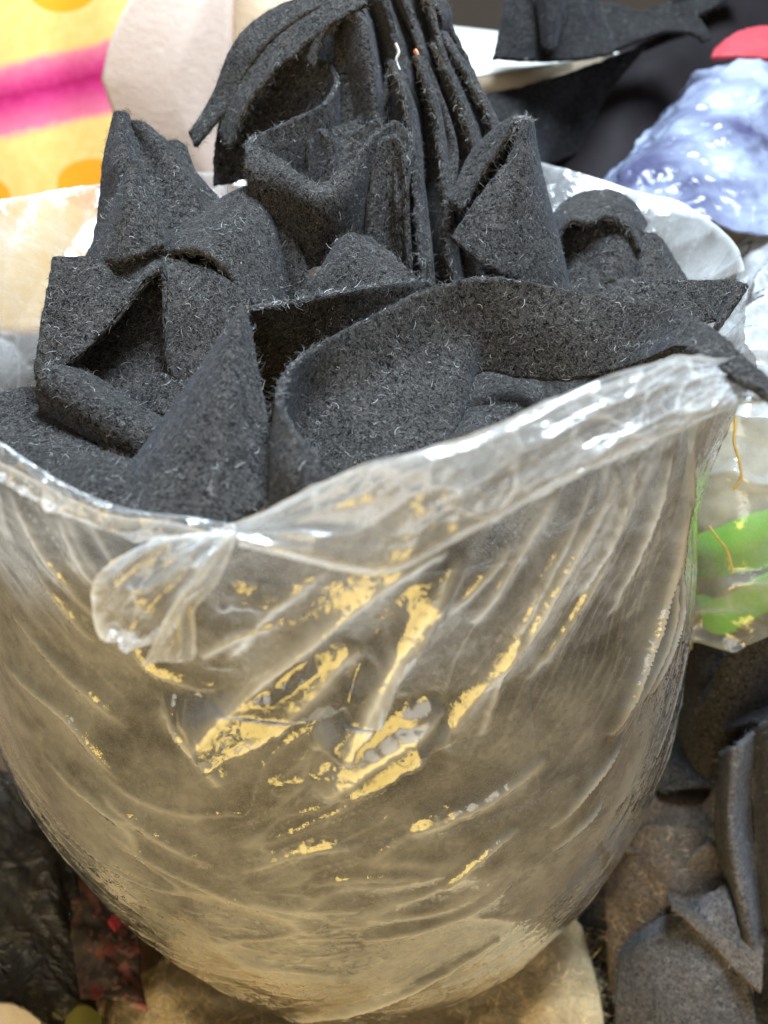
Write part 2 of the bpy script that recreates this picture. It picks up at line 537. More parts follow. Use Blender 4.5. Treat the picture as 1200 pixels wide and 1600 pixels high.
def lic(A, L):
    I, J = np.meshgrid(np.arange(NT), np.arange(NL), indexing='ij')
    out = A.copy()
    for sgn in (1, -1):
        x, y = I.astype(float), J.astype(float)
        px_, py_ = sgn * VX, sgn * VY
        for k in range(L):
            xi = np.rint(x).astype(int) % NT
            yi = np.clip(np.rint(y).astype(int), 0, NL - 1)
            vx, vy = VX[xi, yi], VY[xi, yi]
            f = np.sign(vx * px_ + vy * py_); f[f == 0] = 1
            px_, py_ = vx * f, vy * f
            x, y = x + px_, y + py_
            xi = np.rint(x).astype(int) % NT
            yi = np.clip(np.rint(y).astype(int), 0, NL - 1)
            out += A[xi, yi] * (1 - k / L)
    out -= out.mean()
    return out / out.std()


wr = np.zeros((NT, NL))
for s, L, a, wid in ((1.2, 26, 0.28e-3, 0.30), (2.6, 46, 0.6e-3, 0.25), (7.0, 60, 0.9e-3, 0.35)):
    A = blur(rng.normal(size=(NT, NL)), s)
    A /= A.std()
    Lc = blur(lic(A, L), 1.25)
    Lc /= Lc.std()
    ridge = np.clip(1 - np.abs(Lc) / wid, 0, 1) ** 1.3
    cl = blur(rng.normal(size=(NT, NL)), 26); cl = np.clip(cl / cl.std() * 0.5 + 0.5, 0.05, 1)
    fold_a = np.maximum(fold_a, np.clip(1 - np.abs(Lc) / 0.2, 0, 1) * np.clip(cl * 1.6 - 0.6, 0, 1) * 0.20)
    wr += a * (ridge + 0.06 * Lc) * cl


def cells(x, y, seed):
    """squared distance to the nearest jittered cell centre: soft dimples between sharp ridges; also the gap to the second nearest"""
    ix, iy = np.floor(x).astype(np.int64), np.floor(y).astype(np.int64)
    f1 = np.full(x.shape, 9.0); f2 = np.full(x.shape, 9.0)
    for dx in (-1, 0, 1):
        for dy in (-1, 0, 1):
            cx, cy = ix + dx, iy + dy
            h1 = (cx * 73856093 ^ cy * 19349663 ^ seed * 83492791) & 0x7fffffff
            h1 = ((h1 ^ (h1 >> 13)) * 1274126177) & 0x7fffffff
            jx = ((h1 >> 3) & 1023) / 1023.0; jy = ((h1 >> 14) & 1023) / 1023.0
            d = (cx + jx - x) ** 2 + (cy + jy - y) ** 2
            f2 = np.where(d < f1, f1, np.minimum(f2, d)); f1 = np.minimum(f1, d)
    return np.minimum(f1, 1.2), np.sqrt(f2) - np.sqrt(f1)


kf = np.clip((LL - 0.10) / 0.16, 0, 1)
S0 = S_ + 0.045
fS = np.where(S0 > 0, 1.15, 0.85) * (np.sqrt(S0 ** 2 + 0.03 ** 2) - 0.03)
AC = LL - kf * fS + 0.006 * hash_noise(np.stack([S_ * 40, LL * 40, S_ * 0], -1), 1.0, 61, 2)
AL = S_ + 0.5 * kf * LL
vor = np.zeros((NT, NL))
for (lenm, widm, amp_, sd_) in ((.110, .024, 0.55e-3, 5), (.050, .011, 0.22e-3, 6)):
    f1, gap = cells(AL / lenm + sd_ * .37, AC / widm, sd_)
    cl = blur(rng.normal(size=(NT, NL)), 30); cl = np.clip(cl / cl.std() * 0.5 + 0.6, 0.1, 1)
    vor += amp_ * f1 * cl
    fold_a = np.maximum(fold_a, np.clip(1 - gap / 0.10, 0, 1) * np.clip(cl * 1.5 - .6, 0, 1) * 0.08)
wr = (wr * 0.8 + vor) * (1 - 0.75 * calm)
crease_h = crease_h * (1 - 0.85 * calm) + facet_h
lump = 0.0030 * hash_noise(BASE, 16, 3, 3)
edge = np.clip((LTOT - LL) / 0.05, 0, 1)
H = (crease_h + wr) * (0.25 + 0.75 * edge) + lump * edge
DEG = np.degrees((TH + math.pi) % (2 * math.pi) - math.pi)
back = np.clip((LL - LBODY + .02) / .03, 0, 1) * np.clip((np.abs((DEG - 90 + 180) % 360 - 180) < 105) * 1.0, 0, 1)
fb, gb = cells(S_ / .030 + 1.5 * LL / .05, LL / .035 + S_ * 8, 44)
H = H + back * (0.005 * fb + 0.0007 * cells(S_ / .012, LL / .03 + S_ * 20, 45)[0])
fold_a = np.maximum(fold_a, back * np.clip(1 - gb / .25, 0, 1) ** 2 * .22)
H = np.maximum(H, -0.0035)
NB = grid_normals(BASE, wrap=True)
rad = BASE.copy(); rad[..., 0] -= XB; rad[..., 1] -= YB; rad[..., 2] -= 0.17
NB *= np.sign((NB * rad).sum(-1, keepdims=True))
FILMV = BASE + NB * H[..., None]
# wavy hem
hem_w = np.clip((LL - LTOT + 0.02) / 0.02, 0, 1)
FILMV[..., 2] += hem_w * 0.0022 * hash_noise(np.stack([S_, LL * 0, LL * 0], -1), 60, 5, 3)

bag = empty('plastic_bag', (XB, YB, -0.018))
tag(bag, 'large crinkled clear plastic bag with open top, packed full of charcoal felt', 'bag')
Vb = np.concatenate([FILMV.reshape(-1, 3)])
wall = mesh_from('bag_wall', Vb, grid_faces(NT, NL, True), FILM, bag)


def set_fold(o, f):
    at_ = o.data.attributes.new('fold', 'FLOAT', 'POINT')
    at_.data.foreach_set('value', np.ascontiguousarray(f, np.float32).ravel())


set_uv(wall, np.stack([S_, LL], -1))
rim_line = np.exp(-(LTOT - LL) / 0.0016) * 0.7
lit_haze = np.clip((LL - LBODY + .01) / .03, 0, 1) * (np.exp(-((DEG - 38) / 30) ** 4) * .17 + np.exp(-((DEG - 150) / 35) ** 4) * .12)
lit_haze *= 0.7 + 0.6 * hash_noise(np.stack([S_ * 3, LL, S_ * 0], -1), 30, 77, 3)        # extra haze standing in for window light on the back rim film
set_fold(wall, np.clip(np.maximum(np.maximum(fold_a, rim_line), lit_haze), 0, 1))


def on_cyl(px, py, rad_):
    d = ray(px, py)
    ox, oy = CAM[0] - XB, CAM[1] - YB
    a, b, c = d[0] ** 2 + d[1] ** 2, 2 * (ox * d[0] + oy * d[1]), ox * ox + oy * oy - rad_ * rad_
    D = max(b * b - 4 * a * c, 0)
    return CAM + d * (-b - math.sqrt(D)) / (2 * a)


def film_part(name, rows, nu, nv, mat, amp=0.0015, scale=45, seed=1, fine=0.0008, su=9, sv=5, shear=0.8, edge_w=0.5, frame=0, belly=0, rad0=.170, offs=()):
    """film sheet with wrinkles running lengthwise (su wrinkles across, sv along)"""
    G = np.array([[on_cyl(p[0], p[1], rad0 + offs[i]) for p in r] for i, r in enumerate(rows)])
    G = crom(G, nu)
    G = crom(G.transpose(1, 0, 2), nv).transpose(1, 0, 2)
    n = grid_normals(G)
    n *= np.sign((n * (CAM - G)).sum(-1, keepdims=True))
    U, Vv = np.meshgrid(np.linspace(0, 1, nu), np.linspace(0, 1, nv), indexing='ij')
    wob = 0.12 * hash_noise(np.stack([U * 3, Vv * 6, U * 0], -1), 1.0, seed + 9, 2)
    st = np.stack([(U + wob) * su + Vv * shear * sv, Vv * sv, U * 0 + seed], -1)
    f1, g1 = cells(st[..., 0], st[..., 1] * 1.0, seed)
    f2, g2 = cells(st[..., 0] * 2.3, st[..., 1] * 2.6, seed + 5)
    r1 = np.clip(1 - g1 / 0.10, 0, 1)
    r2 = np.clip(1 - g2 / 0.12, 0, 1)
    cl = np.clip(hash_noise(np.stack([U * 2, Vv * 5, U * 0], -1), 1.0, seed + 7, 2) * 1.3 + 0.5, 0, 1)
    q = hash_noise(G, scale * .5, seed, 2)
    env = np.clip(np.minimum(U, 1 - U) * 12, 0.15, 1)
    G = G + n * (env * (amp * 0.6 * q + amp * 1.2 * f1 + fine * f2 * cl))[..., None]
    o = mesh_from(name, G, grid_faces(nu, nv), mat, bag)
    set_uv(o, metric_uv(G) + seed)
    f = np.maximum(r1 * 0.5 * cl, r2 * 0.35 * cl)
    f = np.maximum(f, edge_w * np.exp(-U * 60)) + belly * np.clip(U * 1.4 - .3, 0, 1)
    if frame: f = np.maximum(f, frame * np.exp(-np.minimum(np.minimum(U, 1 - U), np.minimum(Vv, 1 - Vv)) * 16))
    set_fold(o, np.clip(f, 0, 1))
    return o


# folded-over cuff along the front and right of the mouth
film_part('rim_fold', [
    [(366, 826, .183), (450, 786, .182), (560, 728, .184), (650, 706, .187), (750, 681, .191), (830, 641, .195), (940, 591, .204), (1010, 570, .211), (1080, 556, .222), (1135, 577, .233), (1192, 604, .248)],
    [(368, 832, .176), (452, 812, .170), (570, 770, .170), (660, 742, .173), (755, 712, .178), (840, 674, .182), (945, 628, .190), (1015, 605, .198), (1085, 588, .211), (1138, 589, .226), (1194, 609, .240)],
    [(370, 838, .170), (458, 838, .160), (585, 830, .158), (670, 798, .163), (760, 760, .168), (845, 718, .173), (950, 672, .182), (1022, 644, .190), (1092, 622, .204), (1142, 606, .222), (1196, 614, .237)],
    [(372, 843, .168), (466, 862, .156), (598, 876, .154), (682, 842, .158), (765, 800, .163), (850, 755, .169), (952, 706, .179), (1030, 674, .188), (1098, 648, .203), (1145, 625, .221), (1197, 620, .238)],
    [(373, 847, .170), (470, 874, .159), (604, 894, .157), (688, 856, .161), (768, 814, .166), (852, 767, .172), (954, 717, .182), (1033, 683, .191), (1100, 655, .206), (1147, 635, .224), (1198, 624, .240)],
    [(375, 848, .174), (470, 872, .165), (602, 892, .163), (686, 852, .168), (766, 810, .173), (850, 762, .180), (952, 713, .190), (1030, 680, .199), (1098, 650, .214), (1146, 632, .231), (1197, 622, .245)],
], 110, 520, FILM_RIM, amp=0.0012, scale=38, seed=2, fine=0.0009, su=6, sv=9, shear=0.35, belly=.08, rad0=.1715, offs=(0, .004, .008, .011, .009, .004))
film_part('hem', [
    [(-30, 672, .212), (0, 690, .207), (100, 755, .196), (200, 795, .189), (300, 808, .184), (368, 824, .182)],
    [(-30, 695, .205), (0, 712, .200), (100, 775, .189), (200, 812, .183), (300, 822, .178), (368, 830, .178)],
    [(-30, 722, .203), (0, 742, .198), (100, 800, .188), (200, 834, .181), (300, 838, .176), (368, 836, .176)],
    [(-30, 724, .208), (0, 744, .204), (100, 802, .194), (200, 836, .188), (300, 840, .182), (368, 838, .181)],
], 60, 320, FILM_RIM, amp=0.0016, scale=55, seed=4, fine=0.0012, su=3, sv=11, shear=0.3, rad0=.1675, offs=(0, .002, .003, .001))
film_part('handle', [
    [(282, 838, .176), (300, 834, .175), (330, 832, .174), (352, 832, .174), (364, 834, .175)],
    [(205, 862, .172), (240, 856, .166), (285, 858, .163), (325, 860, .165), (345, 862, .169)],
    [(152, 902, .170), (195, 905, .162), (245, 906, .158), (295, 904, .160), (322, 902, .166)],
    [(146, 955, .166), (185, 962, .157), (225, 964, .154), (268, 955, .157), (292, 944, .163)],
    [(165, 990, .163), (195, 998, .158), (225, 1003, .157), (250, 992, .159), (270, 972, .163)],
    [(172, 992, .167), (198, 1000, .164), (225, 1005, .163), (248, 994, .165), (266, 974, .168)],
], 160, 140, FILM_RIM, amp=0.0030, scale=60, seed=6, fine=0.0016, su=5, sv=3.5, shear=0.6, frame=.85, rad0=.1705, offs=(.001, .006, .010, .012, .010, .006))
film_part('knot', [
    [(352, 834, .176), (358, 832, .172), (362, 832, .176), (366, 833, .172), (372, 836, .176)],
    [(300, 905, .166), (312, 908, .158), (320, 908, .166), (330, 908, .158), (342, 908, .166)],
    [(262, 960, .163), (275, 962, .153), (284, 962, .162), (292, 958, .153), (304, 952, .163)],
    [(240, 1005, .160), (258, 1006, .151), (275, 1004, .158), (292, 1000, .150), (306, 994, .160)],
    [(222, 1040, .160), (250, 1034, .156), (276, 1034, .158), (296, 1032, .154), (305, 1024, .160)],
], 160, 100, FILM_RIM, amp=0.0026, scale=110, seed=8, fine=0.0012, su=2, sv=7, shear=0.1, frame=.5, rad0=.173, offs=(.001, .008, .013, .014, .010))

# ------------------------------------------------------------------ felt
TOTAL_FIB = 0


def fibres(name, P0, Nn, T1, T2, mat, parent, lo=0.002, hi=0.006, width=0.00011, lift=0.30, bright=0.045, gain=1.0):
    """short curly fibres rooted at P0: narrow ribbons of four segments"""
    global TOTAL_FIB
    n = len(P0)
    if n == 0: return
    TOTAL_FIB += n
    K = 4
    ang = rng.uniform(0, 2 * math.pi, n)
    curv = rng.normal(0, 1.5, n)
    Ln = rng.uniform(lo, hi, n)
    el = np.abs(rng.normal(0, lift, n))
    elc = rng.normal(-0.4, 0.5, n)
    p = P0 + Nn * 0.0001
    pts = [p]
    side0 = None
    for k in range(K - 1):
        f = k / (K - 1)
        a = ang + curv * f * 2
        e = np.clip(el * (1 + elc * f), -0.1, 1.5)
        d = (T1 * np.cos(a)[:, None] + T2 * np.sin(a)[:, None]) * np.cos(e)[:, None] + Nn * np.sin(e)[:, None]
        p = p + d * (Ln / (K - 1))[:, None]
        pts.append(p)
    pts = np.stack(pts, 1)
    tan = np.gradient(pts, axis=1)
    sd = np.cross(tan, Nn[:, None, :])
    sd /= np.maximum(np.linalg.norm(sd, axis=-1, keepdims=True), 1e-9)
    wd = width * rng.uniform(0.6, 1.3, n)[:, None, None] * np.array([1, 1, .8, .4])[None, :, None]
    A, B = pts - sd * wd * 0.5, pts + sd * wd * 0.5
    V = np.stack([A, B], 2).reshape(-1, 3)
    base = (np.arange(n) * K * 2)[:, None]
    k = np.arange(K - 1) * 2
    F = np.stack([base + k, base + k + 1, base + k + 3, base + k + 2], -1).reshape(-1, 4)
    o = mesh_from(name, V, F, mat, parent)
    tone = np.where(rng.random(n) < bright, rng.uniform(0.28, 0.6, n), rng.gamma(2.0, 0.035, n) + 0.015)
    tone = np.minimum(tone * gain, 0.75)
    c = np.repeat(tone, K * 2)
    ca = o.data.color_attributes.new('tone', 'FLOAT_COLOR', 'POINT')
    ca.data.foreach_set('color', np.stack([c, c, c, np.ones_like(c)], -1).ravel().astype(np.float32))
    o['kind'] = 'stuff'
    return o


def felt_grid(G, label, fl=(0.0015, 0.0045, 0.30), thick=0.0027, mat=None, amp=0.0018, scale=28, seed=0, fuzz=40, efuzz=32, name='felt_scrap', cat='felt scrap', group=None, fibmat=None, wave=0.0):
    """closed felt sheet of real thickness around the mid-surface G, with frayed fibres on faces and edges"""
    mat = mat or FELT
    nu, nv, _ = G.shape
    n = grid_normals(G)
    G = G + n * (amp * hash_noise(G, scale, seed, 3))[..., None]
    # frayed outline
    for sl in ((0, slice(None)), (-1, slice(None)), (slice(None), 0), (slice(None), -1)):
        E_ = G[sl]
        G[sl] = E_ + np.stack([hash_noise(E_, 330, seed + 40 + c, 2) for c in range(3)], -1) * 0.0006
    n = grid_normals(G)
    T = G + n * thick * 0.5
    Bt = G - n * thick * 0.5
    V = np.concatenate([T.reshape(-1, 3), Bt.reshape(-1, 3)])
    idx = np.arange(nu * nv).reshape(nu, nv)
    F1 = grid_faces(nu, nv)
    F2 = F1[:, ::-1] + nu * nv
    loop = np.concatenate([idx[:, 0], idx[-1, 1:], idx[-2::-1, -1], idx[0, -2:0:-1]])
    inner = np.concatenate([idx[:, 1], np.full(nv - 1, 0) + idx[-2, 1:], idx[-2::-1, -2], idx[1, -2:0:-1]])
    g = G.reshape(-1, 3)
    outw = g[loop] - g[inner]
    outw /= np.maximum(np.linalg.norm(outw, axis=1, keepdims=True), 1e-9)
    mid = g[loop] + outw * thick * 0.33
    k = len(loop)
    V = np.concatenate([V, mid])
    m0 = 2 * nu * nv
    nx = np.roll(np.arange(k), -1)
    S1 = np.stack([loop, loop[nx], m0 + nx, m0 + np.arange(k)], -1)[:, ::-1]
    S2 = np.stack([loop + nu * nv, m0 + np.arange(k), m0 + nx, loop[nx] + nu * nv], -1)[:, ::-1]
    o = mesh_from(name, V, np.concatenate([F1, F2, S1, S2]), mat)
    org = np.array(o.location)
    o['org'] = [float(x) for x in org]
    tag(o, label, cat, group)
    # fibres
    du = np.gradient(G, axis=0); dv = np.gradient(G, axis=1)
    area_ = np.linalg.norm(np.cross(du, dv), axis=-1).ravel()
    tot = area_.sum() * 1e4
    cnt = int(tot * fuzz)
    pk = rng.choice(nu * nv, cnt, p=area_ / area_.sum())
    jit = (rng.random((cnt, 2)) - 0.5)
    P0 = g[pk] + du.reshape(-1, 3)[pk] * jit[:, :1] + dv.reshape(-1, 3)[pk] * jit[:, 1:]
    nn = n.reshape(-1, 3)[pk]
    facing = np.sign((nn * (CAM - P0)).sum(1, keepdims=True)); 
    flip = np.where(rng.random((cnt, 1)) < 0.2, -1, 1)
    nn = nn * facing * flip
    t1 = du.reshape(-1, 3)[pk]; t1 /= np.maximum(np.linalg.norm(t1, axis=1, keepdims=True), 1e-9)
    t2 = np.cross(nn, t1)
    P0 = P0 + nn * thick * 0.5
    el = np.linalg.norm(np.diff(g[loop], axis=0), axis=1)
    ec = int(el.sum() * 100 * efuzz)
    ek = rng.choice(k, ec)
    Pe = mid[ek] + (mid[nx[ek]] - mid[ek]) * rng.random((ec, 1)) + n.reshape(-1, 3)[loop[ek]] * rng.uniform(-.5, .5, (ec, 1)) * thick
    ne = outw[ek]
    ta = mid[nx[ek]] - mid[ek]; ta /= np.maximum(np.linalg.norm(ta, axis=1, keepdims=True), 1e-9)
    tb = np.cross(ne, ta)
    fibres('fuzz', np.concatenate([P0, Pe - ne * 0.0004]), np.concatenate([nn, ne]), np.concatenate([t1, ta]), np.concatenate([t2, tb]), fibmat or FUZZ, o, lo=fl[0], hi=fl[1], lift=fl[2], gain=np.concatenate([np.ones(cnt), np.full(ec, 1.9)]))  # edge fibres coloured lighter to stand for the top light they catch
    return o


def pt(p):
    return at(*p) if len(p) == 3 else atz(p[0], p[1], p[3])


def felt(label, rows, nu=60, nv=60, jit=0, **kw):
    G = np.array([[pt(p) for p in r] for r in rows])
    if jit: G = G + rng.normal(0, jit, G.shape)
    nu, nv = max(16, int(nu * .68)), max(16, int(nv * .68))
    G = crom(G, nu)
    G = crom(G.transpose(1, 0, 2), nv).transpose(1, 0, 2)
    return felt_grid(G, label, **kw)


def cols(*cs):
    return [list(r) for r in zip(*cs)]


# dense packing underneath, one mass nobody could count
nu, nv = 160, 70
tu = np.linspace(0, 2 * math.pi, nu, endpoint=False); tv = np.linspace(0, 1, nv)
A, B = np.meshgrid(tu, tv, indexing='ij')
zc = -0.010 + B * 0.385
rc = np.where(B < 0.86, r_of_z(np.clip(zc, -0.017, 0.32)) - 0.010, 0)
top = np.clip((B - 0.86) / 0.14, 0, 1)
rc = np.where(B >= 0.86, (0.163 - 0.010) * np.sqrt(np.clip(1 - top ** 2, 0, 1)), rc)
zc = np.where(B >= 0.86, -0.010 + 0.86 * 0.385 + top * 0.036, zc)
core = np.stack([XB + rc * np.cos(A), YB + rc * np.sin(A), zc], -1)
core[..., 2] += B * 0.13 * (core[..., 1] - YB)
core += (core - np.array([XB, YB, 0.18])) * (0.035 * hash_noise(core, 30, 9, 3) - .01)[..., None]
fil = mesh_from('felt_filling', core, grid_faces(nu, nv, True), FELT)
tag(fil, 'tightly packed dark felt offcuts filling the inside of the clear bag', 'felt offcuts', kind='stuff')

# scraps pressed against the film on the inside
spots = [(-160, .05, .16), (-128, .10, .24), (-98, .02, .15), (-70, .12, .25), (-42, .04, .18), (-14, .10, .24), (-112, .22, .35), (-82, .24, .36),
         (-52, .23, .36), (-22, .24, .35), (-140, .23, .35), (-118, -.004, .10), (-60, -.006, .08), (-85, .13, .26), (-165, .22, .34), (5, .20, .33)]
for i, (dg, z0, z1) in enumerate(spots):
    uu = np.linspace(-1, 1, 44); vv = np.linspace(0, 1, 40)
    U, Vv = np.meshgrid(uu, vv, indexing='ij')
    tilt = rng.normal(0, 0.35)
    th = R(dg) + R(22) * U + tilt * (Vv - .5) * .5
    zz = z0 + (z1 - z0) * Vv + 0.02 * U * tilt
    rr = r_of_z(np.clip(zz, -.016, .32)) - 0.0075 - 0.004 * (i % 3) + 0.002 * hash_noise(np.stack([U, Vv, U * 0 + i], -1), 2.2, i, 2)
    G = np.stack([XB + rr * np.cos(th), YB + rr * np.sin(th), zz], -1)
    felt_grid(G, 'dark felt scrap pressed flat inside the bag wall, blurred by the film', seed=20 + i, fuzz=0, efuzz=0, amp=.001,
              group='felt scraps seen through the bag wall')

# --- the pile above the mouth, back to front
felt('gathered felt sheet with long vertical pleats at the back of the pile', cols(
    [(545, -25, .49), (530, 60, .475), (545, 180, .455), (560, 330, .43), (565, 440, .41)],
    [(560, -20, .47), (565, 50, .452), (590, 180, .432), (600, 320, .408), (610, 440, .385)],
    [(575, -22, .485), (600, 60, .475), (612, 180, .458), (620, 320, .43), (632, 440, .40)],
    [(595, -15, .465), (628, 90, .445), (640, 200, .425), (650, 330, .40), (665, 445, .375)],
    [(610, -20, .485), (642, 80, .475), (655, 200, .455), (668, 330, .425), (682, 445, .395)],
    [(625, -15, .465), (662, 95, .447), (680, 210, .425), (690, 330, .40), (700, 445, .38)],
    [(640, -20, .485), (672, 80, .478), (695, 200, .456), (708, 330, .43), (722, 440, .40)],
    [(655, -10, .468), (700, 100, .45), (728, 210, .432), (738, 330, .41), (742, 440, .39)],
    [(668, -5, .485), (712, 90, .475), (745, 190, .458), (755, 330, .43), (765, 440, .40)],
    [(680, 10, .478), (735, 130, .458), (768, 215, .44), (772, 330, .42), (780, 430, .40)]), nu=110, nv=190, seed=1, jit=.0035)
for i_, (lab_, pts_) in enumerate((
        ('thin standing felt pleat nearest the V-fold in the back bundle', [(612, 95, .438), (640, 170, .425), (652, 260, .41), (656, 350, .395), (664, 445, .378)]),
        ('thin standing felt pleat in the middle of the back bundle', [(652, 88, .442), (684, 180, .43), (696, 280, .412), (704, 360, .398), (712, 445, .384)]),
        ('thin standing felt pleat on the right flank of the back bundle', [(676, 70, .452), (716, 150, .44), (744, 230, .426), (752, 320, .41), (756, 420, .396)]),
        ('outermost thin felt pleat falling down the right of the back bundle', [(690, 50, .465), (738, 130, .452), (772, 200, .44), (780, 300, .42), (786, 400, .405)]))):
    felt(lab_, cols([(x - 4, y, Y - .004) for x, y, Y in pts_], [(x + 5, y + 2, Y + .004) for x, y, Y in pts_], [(x + 8 + 10 * math.sin(y * .013 + i_), y + 4, Y + .03) for x, y, Y in pts_]),
         nu=110, nv=36, seed=90 + i_, amp=.0014, scale=40)
felt('dark felt strip curling off the upper left of the pile to a frayed tip', cols(
    [(500, -10, .475), (505, 12, .465)], [(430, 14, .475), (448, 45, .462)], [(372, 62, .468), (395, 95, .455)],
    [(335, 140, .458), (362, 160, .45)], [(312, 185, .45), (330, 198, .445)], [(296, 208, .445), (306, 228, .44)]), nu=24, nv=110, seed=2)
felt('second narrow felt strip lying just inside the curling upper left strip', cols(
    [(520, 5, .462), (525, 30, .452)], [(465, 38, .462), (478, 70, .45)], [(410, 88, .458), (425, 118, .445)],
    [(368, 150, .45), (385, 175, .44)], [(345, 205, .445), (360, 230, .435)]), nu=24, nv=90, seed=3)
felt('folded felt sheet with an S-shaped top edge in the upper middle', cols(
    [(350, 160, .47), (338, 220, .455), (335, 290, .44)], [(400, 100, .478), (392, 190, .465), (385, 280, .45)],
    [(455, 86, .474), (450, 180, .46), (440, 280, .44)], [(510, 97, .462), (500, 190, .45), (490, 280, .43)],
    [(528, 130, .446), (525, 210, .445), (510, 300, .44)], [(505, 164, .432), (512, 220, .432), (500, 305, .43)],
    [(458, 188, .418), (470, 240, .418), (470, 310, .415)], [(402, 214, .406), (420, 262, .404), (430, 320, .40)],
    [(386, 228, .400), (390, 275, .396), (392, 330, .39)]), nu=70, nv=170, seed=4, amp=.0012)
felt('wrinkled felt lump rising highest at the top of the pile', cols(
    [(440, 60, .495), (430, 150, .475), (430, 260, .45)], [(480, 0, .505), (490, 100, .48), (495, 250, .45)],
    [(530, -20, .49), (540, 80, .465), (545, 230, .435)], [(575, -35, .505), (585, 70, .48), (590, 230, .445)],
    [(625, -30, .49), (625, 60, .475), (620, 230, .44)]), nu=80, nv=80, seed=5)
felt('narrow edge of felt draped from the top centre down to the S-fold', cols(
    [(560, -10, .47), (572, 10, .46)], [(510, 10, .465), (530, 35, .455)], [(482, 45, .462), (500, 62, .45)], [(475, 85, .455), (488, 100, .445)]), nu=20, nv=70, seed=31)
felt('small dark felt loop bending over at the top right of the pile', cols(
    [(640, -25, .48), (655, -20, .465)], [(668, -18, .478), (664, 2, .462)], [(697, 5, .478), (682, 15, .462)], [(703, 40, .478), (686, 45, .465)],
    [(690, 80, .475), (672, 72, .465)]), nu=24, nv=80, seed=6)
felt('felt scrap with a rippled upper edge tucked inside the V-fold', cols(
    [(470, 245, .425), (480, 300, .41)], [(498, 205, .422), (500, 290, .405)], [(515, 216, .412), (520, 290, .402)], [(535, 224, .418), (540, 290, .405)],
    [(565, 200, .422), (560, 290, .41)], [(598, 186, .428), (590, 290, .415)]), nu=40, nv=80, seed=7, amp=.001)
felt('bluish V-folded felt sheet at the middle of the pile with a looped right end', cols(
    [(386, 226, .396), (390, 280, .382), (400, 400, .386)], [(438, 250, .388), (440, 300, .376), (447, 405, .380)],
    [(494, 290, .374), (494, 322, .364), (496, 412, .368)], [(545, 258, .384), (540, 310, .374), (535, 412, .374)],
    [(590, 208, .400), (578, 290, .392), (568, 420, .384)], [(620, 192, .412), (606, 290, .40), (591, 430, .387)],
    [(642, 222, .405), (630, 310, .392), (617, 430, .384)], [(632, 270, .392), (626, 340, .382), (621, 430, .381)]), nu=70, nv=150, seed=8, amp=.001)
felt('felt edge curving behind the V-fold like a second smaller S', cols(
    [(606, 112, .452), (604, 150, .446), (600, 210, .436)], [(594, 150, .446), (592, 185, .440), (590, 240, .432)], [(562, 184, .436), (560, 215, .430), (556, 260, .424)],
    [(515, 206, .427), (515, 232, .422), (512, 270, .418)], [(480, 222, .420), (482, 248, .417), (484, 285, .413)]), nu=40, nv=90, seed=36, amp=.0006)
felt('narrow outer felt loop hugging the right end of the V-fold', cols(
    [(572, 400, .38), (574, 450, .37)], [(578, 300, .388), (582, 440, .372)], [(592, 232, .396), (600, 440, .376)], [(612, 212, .40), (618, 440, .378)], [(630, 232, .395), (634, 440, .374)], [(634, 300, .384), (640, 440, .368)]),
    nu=60, nv=80, seed=37, amp=.0006)
felt('small tightly looped felt fold between the V-fold and the pleats', cols(
    [(590, 400, .385), (588, 440, .378)], [(596, 310, .392), (598, 430, .38)], [(606, 268, .40), (612, 430, .385)], [(618, 262, .395), (622, 430, .38)],
    [(622, 310, .385), (628, 430, .375)]), nu=50, nv=70, seed=9, amp=.0008)
felt('small curled felt edge showing between the V-fold and the triangular scrap', cols(
    [(452, 372, .385), (455, 430, .37)], [(470, 342, .385), (478, 420, .365)], [(500, 326, .388), (505, 410, .368)], [(530, 322, .388), (530, 410, .37)]), nu=40, nv=60, seed=10, amp=.001)
felt('dark felt fold in the hollow left of the triangular scrap', cols(
    [(420, 335, .385), (430, 410, .37), (440, 480, .355)], [(440, 335, .38), (455, 420, .362), (470, 480, .35)], [(462, 375, .37), (480, 430, .358), (492, 475, .348)]), seed=11)
felt('felt cone with a rolled lip standing at the right of the pile', cols(
    [(819, 191, .398), (798, 246, .388), (752, 306, .375), (706, 374, .362)],
    [(823, 190, .396), (812, 275, .378), (790, 350, .365), (775, 425, .352)],
    [(828, 193, .402), (838, 270, .392), (860, 362, .382), (886, 462, .37)],
    [(826, 190, .415), (838, 255, .425), (850, 330, .43), (860, 420, .43)],
    [(815, 187, .418), (800, 215, .425), (785, 290, .43), (770, 380, .43)],
    [(805, 187, .412), (778, 203, .415), (738, 246, .415), (708, 320, .40)],
    [(806, 192, .404), (790, 222, .402), (756, 268, .398), (722, 328, .388)]), nu=70, nv=140, seed=12, amp=.0012)
felt('felt scrap slumped in a rounded fold by the back right film', cols(
    [(850, 445, .395), (852, 430, .42), (850, 400, .45)], [(866, 392, .40), (860, 372, .425), (858, 350, .455)], [(888, 350, .405), (876, 334, .43), (880, 318, .458)], [(922, 350, .405), (915, 318, .43), (915, 304, .458)], [(950, 340, .408), (952, 312, .43), (955, 300, .458)],
    [(978, 356, .405), (985, 332, .43), (990, 318, .455)], [(998, 392, .402), (1004, 365, .425), (1010, 350, .45)]), nu=50, nv=110, seed=13, amp=.003)
felt('crumpled felt filling the rounded fold at right', cols(
    [(868, 375, .425), (876, 470, .395)], [(892, 336, .43), (900, 465, .385)], [(918, 345, .42), (925, 460, .386)], [(946, 326, .425), (950, 440, .385)], [(974, 350, .412), (968, 445, .386)], [(1000, 362, .415), (992, 450, .392)]),
    nu=50, nv=90, seed=14, amp=.002, scale=45)
